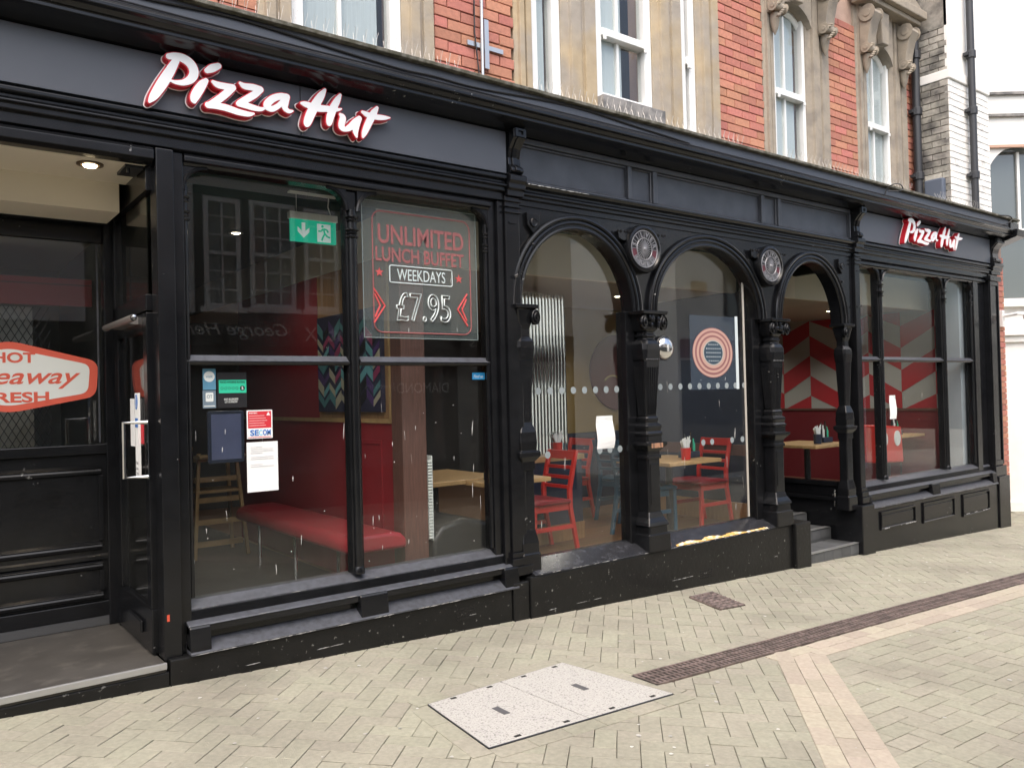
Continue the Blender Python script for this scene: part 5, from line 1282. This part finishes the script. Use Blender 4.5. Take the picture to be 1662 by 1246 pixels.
MB().tube([(2.09, .5, 2.822), (2.09, .5, 2.954)], .002, 4).tube([(2.33, .5, 2.822), (2.31, .5, 2.88), (2.32, .5, 2.954)], .004, 5).build('hanging_wire', STKW, ex); MB().box(2.04, 2.37, .48, .52, 2.944, 2.9545).build('ceiling_plate', STKW, ex)
# lit ceiling downlights inside
LAMP = mat('lit ceiling lamp', (1, .9, .7), .4, emit=(1, .85, .6), estr=8)
def ceiling_light(x, y, z, e):
    t = thing('ceiling_downlight', 'small lit downlight recessed in the restaurant ceiling', 'light', (x, y, z), 'restaurant ceiling downlights')
    MB().lathe((x, y, z), [(.055, .002), (.055, -.006), (.04, -.008), (.036, .0)], 18).build('bezel', ALU, t, smooth=True)
    MB().lathe((x, y, z-.004), [(.033, 0), (.02, -.008), (.004, -.01)], 14).build('lamp', LAMP, t, smooth=True)
    d = bpy.data.lights.new('beam', 'SPOT'); d.energy = e*.75; d.spot_size = 2.5; d.spot_blend = .6; d.color = (1, .92, .80); d.shadow_soft_size = .05
    o = bpy.data.objects.new('beam', d); COL.objects.link(o); o.location = (0, 0, -.03); o.parent = t
for (x, y, e) in ((2.1, 1.7, 6), (3.4, 1.7, 7), (4.9, 2.0, 18), (6.0, 1.5, 18), (6.9, 1.7, 8), (8.4, 1.9, 18), (9.8, 1.4, 26), (9.8, 3.4, 26), (4.5, 4.2, 14), (7.0, 4.4, 14)):
    ceiling_light(x, y, 2.599 if x > 2.75 else 2.899, e)
# takeaway counter room behind the lobby
S('counter_room_floor', DFLOOR, -2.5, 1.12, 1.06, 3.0, .15, .25); S('counter_room_ceiling', CEIL2, -2.5, 1.12, 1.06, 3.0, 2.70, 2.76); S('counter_room_wall', mat('dim grey tile wall', (.16, .165, .16), .5, var=.1), -2.5, 1.12, 3.0, 3.08, .25, 2.7)
S('counter_side_wall', mat('charcoal side wall', (.03, .03, .031), .7), 1.075, 1.125, 1.06, 3.0, .25, 2.7)
sh = thing('mesh_shutter', 'grey diamond mesh shutter panel behind the lobby glass', 'shutter', (.3, 1.5, 1.2))
MB().box(-.8, .72, 1.60, 1.62, 1.0, 2.25).build('panel', GREYWALL, sh)
wm = MB()
for k in range(-28, 46):
    for s in (1, -1):
        x0_, x1_ = -.8, .82; z0_, z1_ = 1.2, 2.25
        a = (x0_+k*.045, z0_); L = z1_-z0_; b = (a[0]+s*L*.55, z1_)
        lo_t = 0; hi_t = 1
        for e0, e1 in ((a[0], b[0]),):
            if e1 != e0:
                ta, tb = (x0_-e0)/(e1-e0), (x1_-e0)/(e1-e0); lo_t, hi_t = max(lo_t, min(ta, tb)), min(hi_t, max(ta, tb))
        if hi_t-lo_t < .02: continue
        p0, p1 = (a[0]+(b[0]-a[0])*lo_t, a[1]+L*lo_t), (a[0]+(b[0]-a[0])*hi_t, a[1]+L*hi_t)
        wm.tube([(p0[0], 1.585, p0[1]), (p1[0], 1.585, p1[1])], .0035, 4)
wm.build('mesh', PIPE, sh)
rbn = thing('red_counter_band', 'red band sign above the counter behind the lobby glass', 'sign', (0, 1.55, 2.28)); MB().box(-2.4, 1.06, 1.52, 1.56, 2.26, 2.44).build('board', REDW, rbn); MB().box(-2.4, 1.06, 1.515, 1.519, 2.395, 2.402).build('groove', MAROON, rbn)
ctr = thing('counter', 'pale counter top behind the lobby glass', 'counter', (0, 1.4, .25)); MB().box(-2.4, .62, 1.2, 1.55, 1.22, 1.30).build('worktop', GREYWALL, ctr, .01); MB().box(-2.4, .58, 1.24, 1.54, .25, 1.219).build('front', NAVY, ctr)

# ================================================================ street opposite (seen in the glass)
OY = -6.9
def opp_window(par_, x0, x1, z0, z1, nx, nz, m=WHITE):
    f = MB(); w_ = .06
    f.box(x0, x0+w_, OY, OY+.05, z0, z1); f.box(x1-w_, x1, OY, OY+.05, z0, z1); f.box(x0+w_, x1-w_, OY, OY+.05, z0, z0+w_); f.box(x0+w_, x1-w_, OY, OY+.05, z1-w_, z1); f.box(x0+w_, x1-w_, OY+.005, OY+.06, (z0+z1)/2-.025, (z0+z1)/2+.025)
    for i in range(1, nx): x = x0+(x1-x0)*i/nx; f.box(x-.012, x+.012, OY+.01, OY+.035, z0+w_, z1-w_)
    for i in range(1, nz): z = z0+(z1-z0)*i/nz; f.box(x0+w_, x1-w_, OY+.012, OY+.034, z-.012, z+.012)
    o = f.build('window', m, par_); MB().box(x0+.01, x1-.01, OY-.03, OY+.008, z0+.01, z1-.01).build('pane', SKYGLASS, o)
    MB().box(x0-.06, x1+.06, OY-.02, OY+.10, z0-.07, z0-.001).build('sill', m, o)
ob = thing('white_jeweller_building', 'pale rendered building across the street with sash windows over a dark jeweller shop', 'building', (4.5, -7, 0))
MB().box(.0, 7.6, OY-4, OY-.03, 2.85, 5.0).build('wall', RENDERG, ob); MB().box(-.0, 7.6, OY-4, OY-.03, -.3, 2.849).build('shop_base', BLACKS, ob)
MB().box(3.35, 5.75, OY-.029, OY-.015, 2.80, 4.66).build('bay_surround', mat('dark brown bay', (.05, .045, .04), .6), ob)
for a in ((3.47, 3.98, 2.93, 4.5, 2, 6), (4.12, 4.80, 2.95, 4.52, 3, 6), (4.95, 5.5, 2.95, 4.5, 2, 6)): opp_window(ob, *a)
MB().box(.2, 7.5, OY-.03, OY+.10, 2.40, 2.78).build('fascia', mat('dark green fascia', (.02, .028, .027), .4), ob)
text('fascia_text', 'George Henry', 3.75, OY+.104, 2.60, 1.75, .24, STKW, ob, .002, shear=.35, face='+y'); text('fascia_text', 'X', 5.0, OY+.104, 2.58, .2, .2, STKW, ob, .002, face='+y'); text('fascia_text', 'vent', 5.65, OY+.104, 2.58, .75, .2, STKW, ob, .002, bold=.03, face='+y')
MB().box(.3, 7.4, OY-.029, OY-.01, .5, 2.3).build('shop_glass', SKYGLASS, ob)
text('window_text', 'DIAMOND', 7.0, OY+.0, 1.75, 1.0, .17, STKW, ob, .002, face='+y'); text('window_text', 'Jewellers', 6.2, OY+.0, 1.78, .55, .12, STKW, ob, .002, face='+y')
MB().box(-.2, 7.7, OY-4, OY+.15, 5.0, 5.2).build('parapet', RENDER, ob)
ob2 = thing('cream_building', 'cream rendered building across the street with dark framed windows', 'building', (9, -7, 0))
MB().box(7.6, 10.4, OY-4, OY-.03, 2.7, 5.0).build('wall', RENDERC, ob2); MB().box(7.6, 10.4, OY-4, OY-.03, -.6, 2.699).build('shop_base', BLACKS, ob2); MB().box(7.7, 10.3, OY-.029, OY-.01, .3, 2.2).build('shop_glass', SKYGLASS, ob2)
MB().box(7.7, 10.3, OY-.03, OY+.1, 2.3, 2.68).build('fascia', BLACKS, ob2); text('fascia_text', 'JEWELLERY REPAIRS', 9.0, OY+.104, 2.48, 2.2, .16, STKW, ob2, .002, face='+y')
for a in ((8.6, 9.5, 3.3, 4.8, 2, 4),): opp_window(ob2, *a, m=PIPE)
MB().box(7.6, 10.5, OY-4, OY+.12, 5.0, 5.15).build('parapet', RENDERC, ob2)
ob3 = thing('grey_white_building', 'tall pale grey building across the street with dark sash windows and alarm box', 'building', (17, -7, 0))
MB().box(13.4, 21, OY-4, OY-.03, -.8, 5.3).build('wall', RENDERG, ob3)
for a in ((15.0, 16.0, 3.2, 4.9, 2, 2), (17.6, 18.6, 3.2, 4.9, 2, 2)): opp_window(ob3, *a, m=PIPE)
MB().box(13.9, 14.3, OY-.03, OY+.08, 3.75, 3.98).build('alarm_box', HONEY, ob3)
MB().box(13.5, 20.9, OY-.03, OY+.1, 2.3, 2.7).build('fascia', mat('deep red fascia', (.12, .015, .02), .5), ob3); MB().box(13.5, 20.9, OY-.029, OY-.01, -.3, 2.25).build('shop_glass', SKYGLASS, ob3)
MB().box(19.6, 20.4, OY-.01, OY+.04, -.1, 2.2).build('banner', REDW, ob3)
ob4 = thing('rendered_corner_building', 'plain pale rendered building at the near end across the street', 'building', (-6, -7, 0))
MB().box(-14, -.6, OY-4, OY-.03, 2.75, 5.2).build('wall', RENDERC, ob4); MB().box(-14, -.6, OY-4, OY-.03, -.1, 2.749).build('shop_base', BLACKS, ob4)
for a in ((-3.0, -2.0, 3.3, 4.9, 2, 4), (-6, -5, 3.3, 4.9, 2, 4)): opp_window(ob4, *a)
MB().box(-14, 1.0, .42, 4, 8.6, 8.7).build('unused', DARKIN) if False else None

# ================================================================ white building closing the street
wb = thing('white_arched_building', 'bright white painted building with arched upper window closing the street', 'building', (13, .6, -.35))
u_ = Vector((math.cos(yaw), -math.sin(yaw), 0)); n_ = Vector((-math.sin(yaw), -math.cos(yaw), 0)); o_ = Vector((12.35, 1.35, 0))
R3 = Matrix(((u_.x, -n_.x, 0, o_.x), (u_.y, -n_.y, 0, o_.y), (0, 0, 1, 0), (0, 0, 0, 1)))
def wbuild(mb, name, m, parent=wb, bevel=0):
    me = bpy.data.meshes.new(name); me.from_pydata(mb.v, [], mb.f); me.transform(R3); me.update(); return link(name, me, m, parent, bevel)
# local frame: x along the front, y into the building, z up; opening for the arched window x .85-2.05
WX0, WX1, WZ0, WZS = .98, 2.1, 2.85, 4.62
wall_ = MB().box(-1.2, WX0, 0, .3, -.7, 9).box(WX1, 6, 0, .3, -.7, 9).box(WX0, WX1, 0, .3, -.7, WZ0)
c_, a_ = (WX0+WX1)/2, (WX1-WX0)/2; e_ = [(c_+a_*math.cos(t), WZS+a_*math.sin(t)) for t in np.linspace(PI, 0, 21)]
for i in range(20): wall_.prism([e_[i], e_[i+1], (e_[i+1][0], 9), (e_[i][0], 9)], 0, .3, 'y')
wbuild(wall_, 'wall', RENDER)
pane_ = MB().prism([(WX0, WZ0), (WX1, WZ0)]+e_[::-1], .16, .18, 'y'); pw = wbuild(pane_, 'window_pane', SKYGLASS)
wbuild(MB().box(WX0, WX1, .10, .158, 3.86, 3.93).box(c_-.02, c_+.02, .12, .157, 3.93, 5.1), 'window_bar', WHITE, pw)
wbuild(MB().box(WX0-.12, WX1+.1, -.10, .1, WZ0-.12, WZ0-.001), 'window_sill', RENDER)
BRK = mat('terracotta trim', (.50, .32, .24), .8)
for (z, m_) in ((5.95, SILLST), (5.62, SILLST), (5.15, BRK)): wbuild(MB().box(.35, 6, -.05, -.001, z-.02, z+.02).box(.32, .40, -.06, -.0012, z-.035, z+.03), 'string_moulding', m_)
wbuild(MB().box(.45, .92, -.05, -.001, 4.56, 4.61), 'impost_moulding', BRK)
wbuild(MB().box(-.6, 6, -.10, -.001, 2.30, 2.42).box(-.3, 6, -.05, -.001, 2.2, 2.299), 'shop_cornice', RENDER)
wbuild(MB().prism([(.15, 2.19), (.42, 2.19), (.42, 2.1), (.36, 1.98), (.25, 1.9), (.15, 1.9)], -.16, -.001, 'y'), 'corbel', RENDER, bevel=.01)
wbuild(MB().box(.46, .62, -.07, -.001, -.5, 1.75).box(.42, .66, -.09, -.0012, 1.6, 1.68), 'pilaster', RENDER, bevel=.01)
wbuild(MB().box(.05, .26, -.02, -.001, .55, 1.5), 'blue_window', mat('blue poster glass', (.08, .2, .38), .2)); wbuild(MB().box(.80, .92, -.02, -.001, .3, 1.5), 'shop_window', mat('pale shop window', (.45, .55, .62), .15))
wbuild(MB().box(-.3, 6, -.04, -.001, -.7, -.2), 'plinth', RENDER)
# red brick pier at the end of the shopfront
pr_ = thing('brick_pier', 'narrow red brick pier between the black shopfront and the white building', 'pier', (11.62, .2, -.3))
MB().box(11.49, 11.76, .06, 1.4, GZ(11.6)-.1, 3.4).build('core', MORTAR, pr_)
brickfield(pr_, 11.485, 11.765, GZ(11.6), 3.2, BRICK, .04, LB=.225, H=.075)
cc = thing('dome_camera', 'white dome security camera on a wall bracket beside the white building', 'camera', (11.85, -.1, 2.45))
MB().box(11.60, 11.66, .0, .06, 2.33, 2.55).tube([(11.63, .02, 2.47), (11.63, -.16, 2.49), (11.75, -.25, 2.48)], .022, 8).build('bracket', WHITE, cc, .004)
MB().lathe((11.78, -.26, 2.44), [(.03, .07), (.08, .05), (.085, -.01), (.075, -.02)], 20).build('housing', WHITE, cc, smooth=True); MB().lathe((11.78, -.26, 2.42), [(.062, 0), (.055, -.03), (.03, -.055), (.005, -.062)], 18).build('dome', BLACKS, cc, smooth=True)
